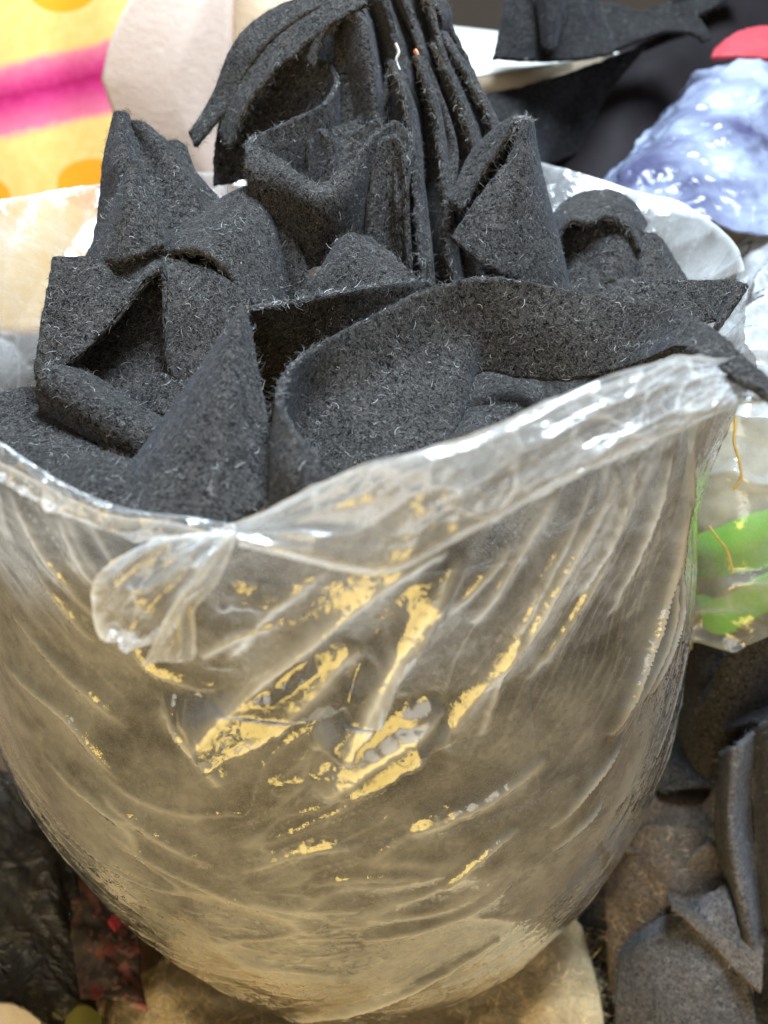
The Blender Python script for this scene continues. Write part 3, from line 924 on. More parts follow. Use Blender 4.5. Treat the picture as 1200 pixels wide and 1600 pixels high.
felt('small upright felt corner at the far right of the pile', cols(
    [(985, 375, .425), (984, 440, .405)], [(1003, 366, .42), (1005, 445, .395)], [(1025, 368, .42), (1040, 445, .395)], [(1045, 395, .425), (1078, 445, .405)]), nu=40, nv=50, seed=15)
felt('low felt edge running under the rounded fold at right', cols(
    [(870, 435, .40), (880, 480, .38)], [(905, 418, .398), (915, 475, .378)], [(960, 432, .39), (965, 480, .37)], [(1030, 438, .385), (1035, 480, .37)]), nu=36, nv=70, seed=16)
felt('pointed felt strip behind the long strip, its tip against the right film', cols(
    [(880, 478, .345), (890, 520, .335)], [(940, 464, .348), (950, 505, .335)], [(1020, 441, .35), (1025, 505, .332)], [(1095, 440, .342), (1085, 505, .325)],
    [(1140, 440, .332), (1120, 500, .32)], [(1166, 446, .325), (1118, 514, .312)]), nu=40, nv=100, seed=17, amp=.001)
felt('tall peaked felt scrap at the upper left, its point in the air', cols(
    [(179, 184, .402), (166, 250, .392), (161, 320, .38), (146, 400, .365)], [(187, 177, .404), (192, 250, .378), (198, 320, .362), (205, 410, .345)],
    [(198, 184, .412), (222, 250, .396), (240, 310, .38), (262, 390, .36)], [(215, 194, .408), (252, 232, .398), (290, 290, .388), (320, 370, .37)],
    [(228, 200, .42), (272, 240, .415), (312, 285, .41), (350, 325, .40)]), nu=80, nv=80, seed=18)
felt('small folded flap leaning on the tall peaked scrap', cols(
    [(196, 276, .366), (170, 338, .355), (136, 402, .345)], [(208, 265, .364), (200, 330, .345), (192, 408, .33)], [(228, 280, .37), (242, 325, .355), (256, 385, .34)]), seed=19)
felt('dark felt corner poking up behind the tall peaked scrap', cols(
    [(255, 222, .432), (270, 290, .41)], [(275, 220, .43), (300, 300, .40)], [(290, 232, .432), (320, 310, .405)]), nu=30, nv=40, seed=20)
felt('roof-shaped felt fold with an open dark end, left of centre', cols(
    [(252, 370, .372), (245, 378, .356), (248, 396, .345)], [(320, 328, .385), (312, 356, .358), (305, 392, .338)], [(385, 297, .388), (378, 350, .362), (352, 418, .334)],
    [(412, 310, .384), (425, 385, .364), (395, 478, .33)], [(420, 330, .39), (442, 400, .37), (442, 478, .345)]), seed=21)
felt('dark felt lining under the roof-shaped fold', cols(
    [(245, 395, .375), (255, 440, .352)], [(310, 400, .378), (320, 470, .345)], [(385, 430, .37), (390, 500, .335)]), nu=40, nv=50, seed=22)
felt('triangular felt scrap in the centre between the loops and the long strip', cols(
    [(532, 377, .366), (502, 425, .355), (472, 476, .343)], [(548, 368, .365), (552, 415, .35), (560, 475, .335)], [(580, 378, .37), (622, 412, .362), (668, 455, .35)]), seed=23)
felt('box-folded felt scrap with a deep open notch at the left', cols(
    [(85, 404, .328), (72, 480, .312), (61, 545, .30), (56, 592, .292)], [(165, 402, .336), (142, 470, .318), (118, 525, .305), (100, 574, .295)],
    [(222, 401, .342), (204, 440, .328), (188, 475, .318), (170, 510, .310)], [(247, 403, .343), (249, 411, .338), (250, 418, .333), (251, 428, .330)],
    [(275, 410, .340), (275, 460, .325), (268, 510, .315), (263, 562, .305)], [(330, 425, .335), (328, 480, .320), (312, 540, .308), (285, 602, .297)],
    [(392, 462, .328), (380, 505, .317), (350, 560, .305), (310, 615, .294)]), nu=80, nv=110, seed=24, amp=.0008)
felt('brownish felt lining deep inside the notch of the box-folded scrap', cols(
    [(95, 560, .325), (110, 610, .305), (125, 660, .29)], [(180, 470, .345), (190, 555, .325), (200, 650, .295)], [(260, 420, .355), (265, 520, .332), (270, 650, .295)],
    [(320, 450, .35), (310, 540, .328), (300, 650, .298)]), seed=25)
felt('small lipped felt edge below the notch', cols(
    [(190, 625, .298), (200, 660, .288)], [(222, 596, .300), (235, 645, .286)], [(250, 584, .298), (262, 650, .282)], [(300, 606, .292), (300, 660, .280)]), nu=30, nv=50, seed=26, amp=.0006)
felt('rolled felt tube lying diagonally at the left edge of the bag mouth', cols(
    [(104, 570, .302), (78, 576, .288), (62, 600, .282), (66, 640, .288)], [(130, 582, .300), (108, 596, .280), (92, 630, .274), (98, 668, .282)],
    [(180, 612, .292), (160, 632, .272), (146, 668, .267), (152, 706, .276)], [(230, 642, .286), (215, 664, .267), (200, 702, .262), (202, 735, .27)],
    [(256, 655, .284), (246, 676, .266), (230, 712, .26), (224, 745, .268)]), seed=27, amp=.0008)
felt('dark felt scrap lying flat at the left rim beside the rolled tube', cols(
    [(-40, 640, .292), (-30, 690, .262), (-10, 730, .235)], [(10, 618, .30), (40, 690, .262), (60, 745, .235)], [(60, 606, .302), (90, 680, .268), (120, 760, .235)], [(110, 640, .295), (160, 720, .255), (190, 790, .225)]), seed=28, amp=.003)
felt('low crumpled felt scrap against the front left rim under the rolled tube', cols(
    [(80, 735, .242), (100, 775, .222), (120, 800, .208)], [(140, 712, .245), (150, 755, .22), (165, 805, .205)], [(195, 720, .245), (205, 765, .218), (215, 812, .202)], [(240, 740, .246), (255, 780, .222), (260, 815, .205)]), seed=29, amp=.002)
felt('large tent-folded felt scrap with a wide speckled face at the front', cols(
    [(382, 488, .285), (400, 580, .262), (419, 680, .240), (430, 782, .216)], [(378, 488, .280), (352, 590, .246), (328, 690, .222), (310, 830, .196)],
    [(374, 492, .284), (312, 590, .262), (255, 685, .240), (196, 790, .212)], [(374, 496, .295), (310, 600, .285), (250, 690, .272), (190, 780, .25)],
    [(382, 494, .305), (380, 600, .31), (380, 700, .305), (380, 800, .29)], [(388, 488, .306), (440, 550, .318), (470, 620, .315), (490, 700, .305)],
    [(392, 483, .302), (490, 467, .317), (585, 448, .330), (668, 440, .342)]), nu=110, nv=150, seed=30, amp=.0012)
felt('long felt strip sweeping across the front, tail hanging over the right rim', cols(
    [(518, 738, .206), (512, 770, .199), (505, 800, .195)], [(472, 692, .214), (458, 740, .206), (450, 800, .200)], [(438, 640, .228), (428, 700, .222), (424, 780, .212)],
    [(442, 594, .248), (438, 670, .244), (446, 770, .228)], [(478, 553, .268), (476, 650, .262), (485, 775, .236)], [(562, 506, .287), (560, 620, .272), (560, 765, .236)],
    [(640, 466, .30), (643, 580, .285), (648, 725, .246)], [(695, 446, .308), (704, 550, .298), (712, 665, .268)], [(765, 437, .313), (752, 510, .307), (745, 582, .30)],
    [(830, 444, .312), (825, 520, .304), (818, 588, .298)], [(905, 460, .308), (902, 525, .298), (892, 592, .291)], [(1000, 474, .302), (996, 525, .292), (985, 572, .283)],
    [(1060, 486, .286), (1060, 517, .275), (1058, 548, .258)], [(1110, 517, .262), (1108, 542, .248), (1102, 566, .236)], [(1158, 560, .236), (1152, 577, .228), (1146, 592, .222)],
    [(1202, 600, .220), (1196, 607, .216), (1190, 615, .213)], [(1240, 634, .208), (1236, 640, .205), (1232, 648, .203)]), nu=80, nv=280, seed=32, amp=.001)
felt('small felt lump in the shadow below the long strip', cols(
    [(690, 660, .280), (690, 700, .255)], [(735, 634, .282), (735, 690, .248)], [(790, 650, .28), (790, 690, .25)]), nu=40, nv=50, seed=33, amp=.004, scale=60)
felt('bluish felt fold deep in the shadow under the long strip', cols(
    [(715, 590, .335), (720, 650, .30)], [(760, 572, .335), (765, 650, .295)], [(800, 590, .325), (800, 650, .29)], [(840, 600, .33), (840, 660, .29)]), nu=40, nv=60, seed=34, amp=.003)

# ------------------------------------------------------------------ things around the bag
def soft(name, label, cat, rows, mat, nu=60, nv=60, thick=0.004, amp=0.004, scale=20, seed=0, group=None, fuzz=0, crumple=0, cell=.03, **kw):
    G = np.array([[pt(p) for p in r] for r in rows])
    G = crom(G, nu)
    G = crom(G.transpose(1, 0, 2), nv).transpose(1, 0, 2)
    if crumple:
        q = metric_uv(G)
        q = q + 0.3 * cell * np.stack([hash_noise(G, .5 / cell, seed + k, 2) for k in (1, 2)], -1)
        hh = cells(q[..., 0] / cell, q[..., 1] / cell, seed)[0] + .4 * cells(q[..., 0] / cell * 2.3, q[..., 1] / cell * 2.3, seed + 1)[0]
        nn_ = grid_normals(G)
        G = G + nn_ * np.sign((nn_ * (CAM - G)).sum(-1, keepdims=True)) * (crumple * hh)[..., None]
    return felt_grid(G, label, thick=thick, mat=mat, amp=amp, scale=scale, seed=seed, fuzz=fuzz, efuzz=0, name=name, cat=cat, group=group, **kw)


def slab(name, label, cat, outline, back, mat, bevel=0.004):
    """extrude a closed outline (front loop) along the vector back, with rounded rims"""
    P = np.array(outline)
    c = P.mean(0)
    back = np.array(back)
    bl = np.linalg.norm(back); bd = back / bl
    rings = []
    for (ins, dep) in ((1, 0), (.35, 0.0), (0, 1), (0, 1), (.35, 1), (1, 1)):
        pass
    prof_ = [(bevel * 1.0, 0), (bevel * .3, bevel * .3), (0, bevel), (0, bl - bevel), (bevel * .3, bl - bevel * .3), (bevel, bl)]
    for ins, dep in prof_:
        d = c - P
        d /= np.linalg.norm(d, axis=1, keepdims=True)
        rings.append(P + d * ins + bd * dep)
    k = len(P)
    V = np.concatenate(rings + [[c], [c + back]])
    F = []
    for r in range(len(prof_) - 1):
        for i in range(k):
            j = (i + 1) % k
            F.append((r * k + i, r * k + j, (r + 1) * k + j, (r + 1) * k + i))
    nR = len(prof_)
    for i in range(k):
        j = (i + 1) % k
        F.append((nR * k, j, i, nR * k))
        F.append((nR * k + 1, (nR - 1) * k + i, (nR - 1) * k + j, nR * k + 1))
    me = bpy.data.meshes.new(name)
    lo, hi = V.min(0), V.max(0)
    org = np.array([(lo[0] + hi[0]) / 2, (lo[1] + hi[1]) / 2, lo[2]])
    me.from_pydata([tuple(x) for x in V - org], [], [tuple(dict.fromkeys(f)) for f in F])
    me.polygons.foreach_set('use_smooth', np.ones(len(me.polygons), bool))
    me.materials.append(mat)
    o = bpy.data.objects.new(name, me)
    col.objects.link(o)
    o.location = org
    o['org'] = [float(x) for x in org]
    return tag(o, label, cat)


# printed yellow fabric hanging behind, upper left
def print_mat():
    m, nt, out = new_mat('yellow_print')
    uv = N(nt, 'ShaderNodeUVMap').outputs[0]
    wn = N(nt, 'ShaderNodeTexNoise', ins={'Vector': uv, 'Scale': 5, 'Detail': 5, 'Roughness': 0.65})
    wob = M(nt, 'MULTIPLY', M(nt, 'SUBTRACT', wn.outputs[0], 0.5), 0.22)
    sep = N(nt, 'ShaderNodeSeparateXYZ', ins={0: uv})
    x, y = sep.outputs[0], sep.outputs[1]          # hundreds of millimetre-like print units
    yb = M(nt, 'ADD', M(nt, 'ADD', y, M(nt, 'MULTIPLY', x, 0.22)), wob)
    n2 = N(nt, 'ShaderNodeTexNoise', ins={'Vector': N(nt, 'ShaderNodeMapping', ins={0: uv, 3: (3, 14, 1)}).outputs[0], 'Scale': 2.0, 'Detail': 4})
    base = ramp(nt, wn.outputs[0], [(0.3, (0.78, 0.50, 0.14)), (0.7, (0.86, 0.60, 0.22))])
    band = ramp(nt, M(nt, 'MULTIPLY', yb, 0.25), [(0.24, (0, 0, 0)), (0.275, (1, 1, 1)), (0.52, (1, 1, 1)), (0.56, (0, 0, 0))])
    pink = ramp(nt, M(nt, 'ADD', M(nt, 'MULTIPLY', yb, 0.25), M(nt, 'MULTIPLY', n2.outputs[0], 0.05)),
                [(0.27, (0.80, 0.26, 0.30)), (0.36, (0.62, 0.06, 0.20)), (0.41, (0.42, 0.01, 0.11)), (0.45, (0.60, 0.04, 0.19)), (0.56, (0.78, 0.20, 0.30))])
    c = N(nt, 'ShaderNodeMixRGB', ins={0: band, 1: base, 2: pink}).outputs[0]
    for (cx, cy, rx, ry) in ((0.98, -0.14, 0.54, 0.34), (1.50, 2.88, 0.58, 0.40), (-0.3, 3.1, 0.5, 0.36), (3.2, 3.4, 0.5, 0.36), (-0.5, -1.2, .5, .35)):
        dx = M(nt, 'DIVIDE', M(nt, 'SUBTRACT', x, cx), rx)
        dy = M(nt, 'DIVIDE', M(nt, 'SUBTRACT', y, cy), ry)
        r2 = M(nt, 'ADD', M(nt, 'MULTIPLY', dx, dx), M(nt, 'MULTIPLY', dy, dy))
        k = M(nt, 'LESS_THAN', r2, 1.0)
        c = N(nt, 'ShaderNodeMixRGB', ins={0: k, 1: c, 2: (0.85, 0.36, 0.02, 1)}).outputs[0]
    b = N(nt, 'ShaderNodeBsdfPrincipled', ins={'Base Color': c, 'Roughness': 0.75, 'Specular IOR Level': 0.2})
    nt.links.new(b.outputs[0], out.inputs[0])
    return m


xs = [-160, -40, 80, 200, 320, 460]; ys = [-160, 0, 120, 240, 380, 520]
rows = [[(x, y, 0.86 - 0.00012 * (y + 100) + 0.012 * math.sin(x * 0.02 + y * .004)) for x in xs] for y in ys]
o = soft('printed_fabric', 'yellow printed fabric with a magenta band and orange spots, upper left', 'fabric', rows, print_mat(), nu=50, nv=50, amp=.004, scale=8)
nuv = 50
Y_, X_ = np.meshgrid(np.linspace(-1.6, 5.2, nuv), np.linspace(-1.6, 4.6, nuv), indexing='ij')
g = np.stack([crom(np.array(xs, float), nuv)[None, :].repeat(nuv, 0) / 100, crom(np.array(ys, float), nuv)[:, None].repeat(nuv, 1) / 100], -1).reshape(-1, 2)
ring = len(o.data.vertices) - 2 * nuv * nuv
idx = np.arange(nuv * nuv).reshape(nuv, nuv)
lp = np.concatenate([idx[:, 0], idx[-1, 1:], idx[-2::-1, -1], idx[0, -2:0:-1]])
set_uv(o, np.concatenate([g, g, g[lp]]))

CREAM = plain_mat('cream_pad', (0.80, 0.63, 0.54), (0.86, 0.71, 0.62), scale=60, rough=0.9, bump=0.15)
CREAM2 = plain_mat('ivory_pad', (0.78, 0.64, 0.46), (0.84, 0.70, 0.52), scale=50, rough=0.9, bump=0.15)
WHITE = plain_mat('white_foam', (0.74, 0.72, 0.64), (0.82, 0.80, 0.72), scale=20, rough=0.9)
BEIGE = plain_mat('beige_edge', (0.70, 0.55, 0.36), (0.78, 0.63, 0.44), scale=20, rough=0.9)


def outl(pts, Y, n=48):
    P = np.array([at(px, py, Y) for px, py in pts + pts[:1]])
    return crom(P, n)[:-1]


slab('foam_pad', 'pinkish cream rounded pad standing behind the pile, beside the yellow fabric', 'pad',
     outl([(156, 125), (172, 60), (215, -20), (290, -70), (348, -60), (356, 60), (352, 200), (345, 330), (280, 320), (220, 250), (180, 190)], .70), (0, .03, 0.0), CREAM)
slab('foam_pad', 'ivory pad standing right behind the curling felt strip, beside the pinkish pad', 'pad',
     outl([(362, 60), (365, -60), (430, -90), (560, -80), (640, 0), (640, 200), (560, 320), (430, 330), (365, 300), (360, 180)], .74), (0, .03, 0.0), CREAM2)


# white foam sheet on the right: white top, beige edge
A0, B0 = at(715, 122, .60), at(1010, 66, .74)
B0[2] = A0[2]
bk = np.array([-(B0 - A0)[1], (B0 - A0)[0], 0]); bk = bk / np.linalg.norm(bk) * 0.55
fs = empty('foam_sheet', (A0 + B0) / 2 - np.array([0, 0, .016]))
tag(fs, 'thick white foam sheet with a beige edge behind the pile, dark felt lying on it', 'foam sheet')
up3 = np.array([0, 0, .016])
mesh_from('top_face', [A0, B0, B0 + bk, A0 + bk, A0 - up3 * .1, B0 - up3 * .1, B0 + bk - up3 * .1, A0 + bk - up3 * .1],
          [[0, 1, 2, 3], [7, 6, 5, 4], [0, 4, 5, 1], [1, 5, 6, 2], [2, 6, 7, 3], [3, 7, 4, 0]], WHITE, fs, smooth=False)
a_, b_ = A0 - up3 * .1 + bk * .004, B0 - up3 * .1 + bk * .004
mesh_from('edge_band', [a_, b_, b_ + bk * .99, a_ + bk * .99, a_ - up3, b_ - up3, b_ + bk * .99 - up3, a_ + bk * .99 - up3],
          [[0, 1, 2, 3], [7, 6, 5, 4], [0, 4, 5, 1], [1, 5, 6, 2], [2, 6, 7, 3], [3, 7, 4, 0]], BEIGE, fs, smooth=False)

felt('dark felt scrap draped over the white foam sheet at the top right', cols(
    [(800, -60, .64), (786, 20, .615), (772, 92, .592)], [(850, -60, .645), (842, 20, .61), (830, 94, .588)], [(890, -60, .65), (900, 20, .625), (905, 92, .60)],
    [(920, -40, .66), (945, 35, .635), (960, 80, .615)]), seed=50, fuzz=6, efuzz=8, mat=FELT_SHADED)
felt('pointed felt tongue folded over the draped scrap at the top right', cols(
    [(838, -60, .62), (842, 20, .60), (850, 72, .585)], [(860, -60, .612), (860, 20, .59), (858, 80, .578)], [(892, -60, .62), (882, 10, .60), (866, 70, .586)]), nu=40, nv=30, seed=51, fuzz=6, efuzz=8, mat=FELT_SHADED)
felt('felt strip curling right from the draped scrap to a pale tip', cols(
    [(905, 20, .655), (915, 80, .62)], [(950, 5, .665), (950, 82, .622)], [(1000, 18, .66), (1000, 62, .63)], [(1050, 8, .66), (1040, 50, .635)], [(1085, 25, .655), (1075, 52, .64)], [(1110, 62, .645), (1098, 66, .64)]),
    nu=30, nv=80, seed=52, fuzz=6, efuzz=8, mat=FELT_SHADED)
felt('charcoal felt sheet, shade put into its colour, hanging below the foam sheet behind the felt cone', cols(
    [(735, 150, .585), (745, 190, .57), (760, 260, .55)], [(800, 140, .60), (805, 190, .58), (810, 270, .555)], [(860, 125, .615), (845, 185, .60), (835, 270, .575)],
    [(930, 100, .64), (890, 165, .625), (850, 260, .60)], [(1010, 70, .66), (960, 130, .65), (900, 240, .62)]), seed=53, fuzz=4, efuzz=6, mat=FELT_SHADED)
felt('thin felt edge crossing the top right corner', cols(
    [(1000, 40, .72), (1010, 60, .70)], [(1080, 0, .74), (1090, 25, .72)], [(1150, -40, .76), (1160, -15, .74)]), nu=24, nv=50, seed=54, fuzz=4, efuzz=6, mat=FELT_SHADED)
BLACK = plain_mat('black_cloth', (0.006, 0.005, 0.005), (0.014, 0.010, 0.011), scale=14, rough=0.7, sheen=0.0, spec=0.1)
soft('cloth_bundle', 'black cloth bundle slumped behind the bag at the upper right', 'cloth', cols(
    [(905, 60, .74), (860, 200, .66), (810, 320, .60)], [(1010, 30, .78), (940, 160, .66), (880, 320, .59)], [(1120, -30, .82), (1010, 130, .665), (960, 330, .58)],
    [(1230, -80, .86), (1100, 110, .70), (1040, 330, .60)], [(1340, -60, .9), (1240, 120, .74), (1180, 330, .64)]), BLACK, amp=.008, scale=14, seed=55, thick=.006)
RED = plain_mat('red_cloth', (0.28, 0.02, 0.03), (0.42, 0.05, 0.06), scale=20, rough=0.6)
soft('red_cloth', 'small red cloth patch at the right edge above the bluish plastic', 'cloth', cols(
    [(1118, 82, .665), (1112, 92, .655)], [(1150, 55, .68), (1148, 90, .65)], [(1190, 44, .69), (1190, 92, .65)], [(1250, 50, .69), (1250, 100, .65)]), RED, nu=30, nv=40, amp=.003, seed=56)


def gloss_mat(name, c1, c2, rough=0.14, scale=18, crk=0.5):
    m, nt, out = new_mat(name)
    pos = N(nt, 'ShaderNodeNewGeometry').outputs['Position']
    n = N(nt, 'ShaderNodeTexNoise', ins={'Vector': pos, 'Scale': scale, 'Detail': 3})
    c = ramp(nt, n.outputs[0], [(0.35, c1), (0.65, c2)])
    v = N(nt, 'ShaderNodeTexNoise', ins={'Vector': pos, 'Scale': 60, 'Detail': 5, 'Roughness': 0.6, 'Distortion': 1.5})
    bp = N(nt, 'ShaderNodeBump', ins={'Strength': crk, 'Distance': 0.01, 'Height': v.outputs[0]})
    b = N(nt, 'ShaderNodeBsdfPrincipled', ins={'Base Color': c, 'Roughness': rough, 'Normal': bp.outputs[0], 'Specular IOR Level': 0.6})
    nt.links.new(b.outputs[0], out.inputs[0])
    return m


soft('plastic_sack', 'shiny bluish crinkled plastic sack at the upper right', 'sack', cols(
    [(1070, 150, .70), (1020, 190, .665), (970, 250, .62), (925, 300, .57)], [(1090, 115, .66), (1050, 190, .60), (1010, 260, .55), (975, 320, .515)], [(1150, 95, .655), (1130, 190, .58), (1100, 270, .53), (1060, 345, .49)],
    [(1200, 84, .66), (1190, 190, .59), (1180, 280, .53), (1160, 370, .48)], [(1270, 84, .68), (1270, 200, .62), (1270, 290, .56), (1260, 380, .51)], [(1350, 100, .72), (1350, 220, .67), (1350, 300, .62), (1340, 400, .57)]),
    gloss_mat('blue_plastic', (0.07, 0.07, 0.13), (0.30, 0.34, 0.44), rough=.09, scale=22, crk=0.25), nu=150, nv=150, amp=.006, scale=30, seed=57, thick=.002, crumple=.0045, cell=.026)
FILM_WHITE = film_mat('white_film', haze=0.34, tint=(0.93, 0.95, 0.97), crinkle=1.0)


def film_thing(name, label, cat, rows, mat, nu=90, nv=90, amp=.005, scale=35, seed=0, fold=.3):
    G = np.array([[pt(p) for p in r] for r in rows])
    G = crom(G, nu)
    G = crom(G.transpose(1, 0, 2), nv).transpose(1, 0, 2)
    n = grid_normals(G)
    r1 = np.clip(1 - np.abs(hash_noise(G, scale, seed, 2)) / .3, 0, 1)
    G = G + n * (amp * (hash_noise(G, scale * .6, seed + 1, 3) + .8 * r1))[..., None]
    o = mesh_from(name, G, grid_faces(nu, nv), mat)
    set_uv(o, metric_uv(G) + seed)
    set_fold(o, r1 ** 3 * fold)
    return tag(o, label, cat)


film_thing('plastic_sack', 'white translucent plastic sack bulging along the right edge', 'sack', cols(
    [(1170, 340, .56), (1150, 440, .47), (1120, 540, .40), (1110, 640, .36)], [(1230, 320, .53), (1210, 430, .43), (1180, 540, .365), (1160, 650, .33)],
    [(1290, 310, .53), (1280, 430, .44), (1260, 540, .375), (1240, 660, .335)], [(1370, 320, .56), (1370, 430, .47), (1350, 550, .41), (1330, 680, .37)]), FILM_WHITE, seed=60, amp=.006)
GREEN = plain_mat('green_plastic', (0.16, 0.46, 0.03), (0.26, 0.58, 0.07), scale=20, rough=0.7, spec=0.2)
soft('green_ribbon', 'bright green folded ribbon roll inside the clear bag at right', 'ribbon', cols(
    [(1070, 840, .41), (1072, 870, .40), (1075, 900, .395)], [(1120, 825, .40), (1120, 860, .385), (1120, 900, .38)], [(1180, 800, .395), (1180, 845, .38), (1180, 890, .375)], [(1270, 790, .40), (1270, 840, .385), (1270, 880, .38)]),
    GREEN, nu=40, nv=60, amp=.004, seed=61, thick=.003)
soft('green_ribbon', 'lower green ribbon loop below the roll in the clear bag at right', 'ribbon', cols(
    [(1090, 930, .385), (1105, 985, .37)], [(1130, 935, .375), (1140, 990, .36)], [(1190, 900, .37), (1190, 960, .36)], [(1260, 880, .375), (1260, 930, .365)]),
    GREEN, nu=30, nv=60, amp=.003, seed=62, thick=.003)
TAN = plain_mat('tan_cloth', (0.30, 0.25, 0.15), (0.55, 0.47, 0.32), scale=40, rough=0.8)
soft('tan_cloth', 'tan cloth scraps lying behind the green ribbon at right', 'cloth', cols(
    [(1060, 640, .46), (1065, 760, .43), (1070, 860, .41), (1070, 1010, .385)], [(1130, 630, .45), (1130, 740, .42), (1130, 850, .40), (1130, 1010, .38)], [(1200, 640, .45), (1200, 740, .42), (1200, 850, .40), (1200, 1000, .38)],
    [(1300, 640, .46), (1300, 740, .43), (1300, 850, .41), (1300, 990, .39)]), TAN, amp=.012, scale=28, seed=63)
film_thing('clear_bag', 'small clear plastic bag holding green ribbon at the right edge', 'bag', cols(
    [(1085, 650, .41), (1082, 760, .38), (1080, 880, .36), (1085, 1000, .345)], [(1140, 630, .39), (1140, 750, .36), (1140, 880, .345), (1150, 1010, .335)],
    [(1210, 640, .39), (1210, 760, .36), (1210, 880, .345), (1210, 990, .335)], [(1300, 640, .41), (1300, 760, .39), (1300, 880, .37), (1300, 980, .36)]), film_mat('clear_bag_film', haze=0.24, crinkle=1.2), seed=64, amp=.006)


def tube(name, label, cat, pts, rad_, mat, n=60, sides=6):
    P = crom(np.array([pt(p) for p in pts]), n)
    T = np.gradient(P, axis=0); T /= np.linalg.norm(T, axis=1, keepdims=True)
    a1 = np.cross(T, np.array([.3, .5, .8])); a1 /= np.linalg.norm(a1, axis=1, keepdims=True)
    a2 = np.cross(T, a1)
    an = np.linspace(0, 2 * math.pi, sides, endpoint=False)
    G = P[:, None] + rad_ * (a1[:, None] * np.cos(an)[None, :, None] + a2[:, None] * np.sin(an)[None, :, None])
    G = np.concatenate([G, G[:, :1]], 1)
    return tag(mesh_from(name, G, grid_faces(n, sides + 1), mat), label, cat)


GOLD = plain_mat('gold_cord', (0.65, 0.45, 0.12), (0.85, 0.65, 0.25), scale=300, rough=0.4, spec=0.6)
tube('gold_cord', 'thin gold cord hanging beside the bag above the green ribbon', 'cord', [(1146, 630, .352), (1149, 660, .348), (1147, 690, .345), (1155, 720, .342), (1158, 745, .34), (1146, 765, .34)], .0007, GOLD)
tube('gold_cord', 'short gold cord end lying across the green ribbon', 'cord', [(1108, 822, .345), (1122, 842, .341), (1136, 860, .34), (1146, 895, .338)], .0006, GOLD)

# lower right: loose felt around the foot of the bag
felt('dark felt fold beside the bag just below the green ribbon', cols(
    [(1060, 985, .40), (1060, 1080, .385), (1050, 1200, .37)], [(1110, 1000, .37), (1100, 1080, .355), (1085, 1220, .34)], [(1150, 1030, .35), (1130, 1100, .345), (1120, 1230, .335)],
    [(1210, 990, .36), (1190, 1090, .35), (1180, 1230, .34)], [(1280, 970, .38), (1270, 1080, .37), (1260, 1220, .36)]), seed=70, fuzz=8, amp=.004)
felt('felt edge arching over at the right, under the clear bag', cols(
    [(1105, 1075, .345), (1090, 1110, .34)], [(1140, 1018, .34), (1145, 1050, .335)], [(1190, 988, .34), (1195, 1022, .335)], [(1260, 970, .345), (1262, 1000, .34)]), nu=30, nv=60, seed=71, fuzz=8)
felt('dark brownish felt scrap low behind the right side of the bag', cols(
    [(1000, 1180, .40), (990, 1300, .375), (960, 1430, .345)], [(1080, 1180, .385), (1070, 1290, .36), (1050, 1420, .33)], [(1160, 1180, .375), (1160, 1290, .35), (1150, 1420, .32)]), mat=FELT_BROWN, seed=72, fuzz=8, amp=.005)
felt('pale blue-grey felt scrap at the lower right edge', cols(
    [(1128, 1180, .322), (1120, 1290, .300), (1140, 1400, .277), (1165, 1500, .256)], [(1150, 1165, .304), (1142, 1280, .282), (1158, 1400, .259), (1180, 1505, .241)],
    [(1182, 1140, .320), (1176, 1270, .297), (1188, 1395, .272), (1204, 1500, .251)], [(1226, 1120, .302), (1222, 1260, .279), (1228, 1390, .256), (1238, 1500, .238)], [(1290, 1110, .318), (1290, 1250, .295), (1290, 1390, .27), (1290, 1500, .25)]),
    mat=FELT_PALE, seed=73, fuzz=40, amp=.003, scale=26, thick=.003)
soft('wool_batting', 'brown shaggy wool batting at the lower right beside the bag', 'wool', cols(
    [(950, 1380, .30), (950, 1440, .28), (955, 1560, .255)], [(1000, 1300, .31), (1010, 1380, .288), (1010, 1500, .262)], [(1060, 1296, .31), (1070, 1370, .285), (1070, 1480, .262)], [(1125, 1300, .312), (1150, 1370, .29), (1160, 1470, .265)]),
    FELT_BROWN, thick=.004, amp=.003, scale=60, seed=74, fuzz=50, fl=(.006, .013, .3), fibmat=fibre_mat('brown_fibre', 1.6, (1, .72, .46)))
felt('broad grey felt piece at the bottom right corner', [
    [(972, 1480, .268), (1010, 1452, .268), (1070, 1418, .268), (1132, 1386, .268)], [(966, 1510, .258), (1010, 1480, .256), (1080, 1450, .255), (1145, 1425, .256)],
    [(962, 1570, .242), (1020, 1555, .236), (1090, 1530, .234), (1165, 1510, .238)], [(966, 1660, .222), (1030, 1660, .212), (1100, 1650, .210), (1185, 1640, .214)]],
    mat=FELT_PALE, seed=75, fuzz=30, thick=.003, amp=.004, scale=24)
felt('dark felt strip squeezed between the bag foot and the broad grey piece', cols(
    [(900, 1440, .315), (905, 1530, .28), (910, 1650, .245)], [(935, 1410, .315), (945, 1520, .275), (950, 1650, .24)], [(990, 1440, .30), (985, 1530, .27), (985, 1650, .235)]), seed=76, fuzz=6)
felt('folded brownish felt scrap crossing the lower right over the wool batting', cols(
    [(1010, 1290, .335), (1020, 1330, .315)], [(1050, 1240, .338), (1058, 1320, .312)], [(1090, 1262, .33), (1098, 1330, .308)], [(1130, 1220, .333), (1135, 1310, .31)], [(1160, 1240, .33), (1165, 1330, .305)]), nu=40, nv=70, mat=FELT_BROWN, seed=78, fuzz=20)
felt('dark felt corner at the right edge below the pale scrap', cols(
    [(1150, 1480, .262), (1150, 1650, .225)], [(1200, 1470, .262), (1200, 1650, .225)], [(1280, 1470, .262), (1280, 1650, .225)]), seed=77, fuzz=6, nu=40, nv=40)

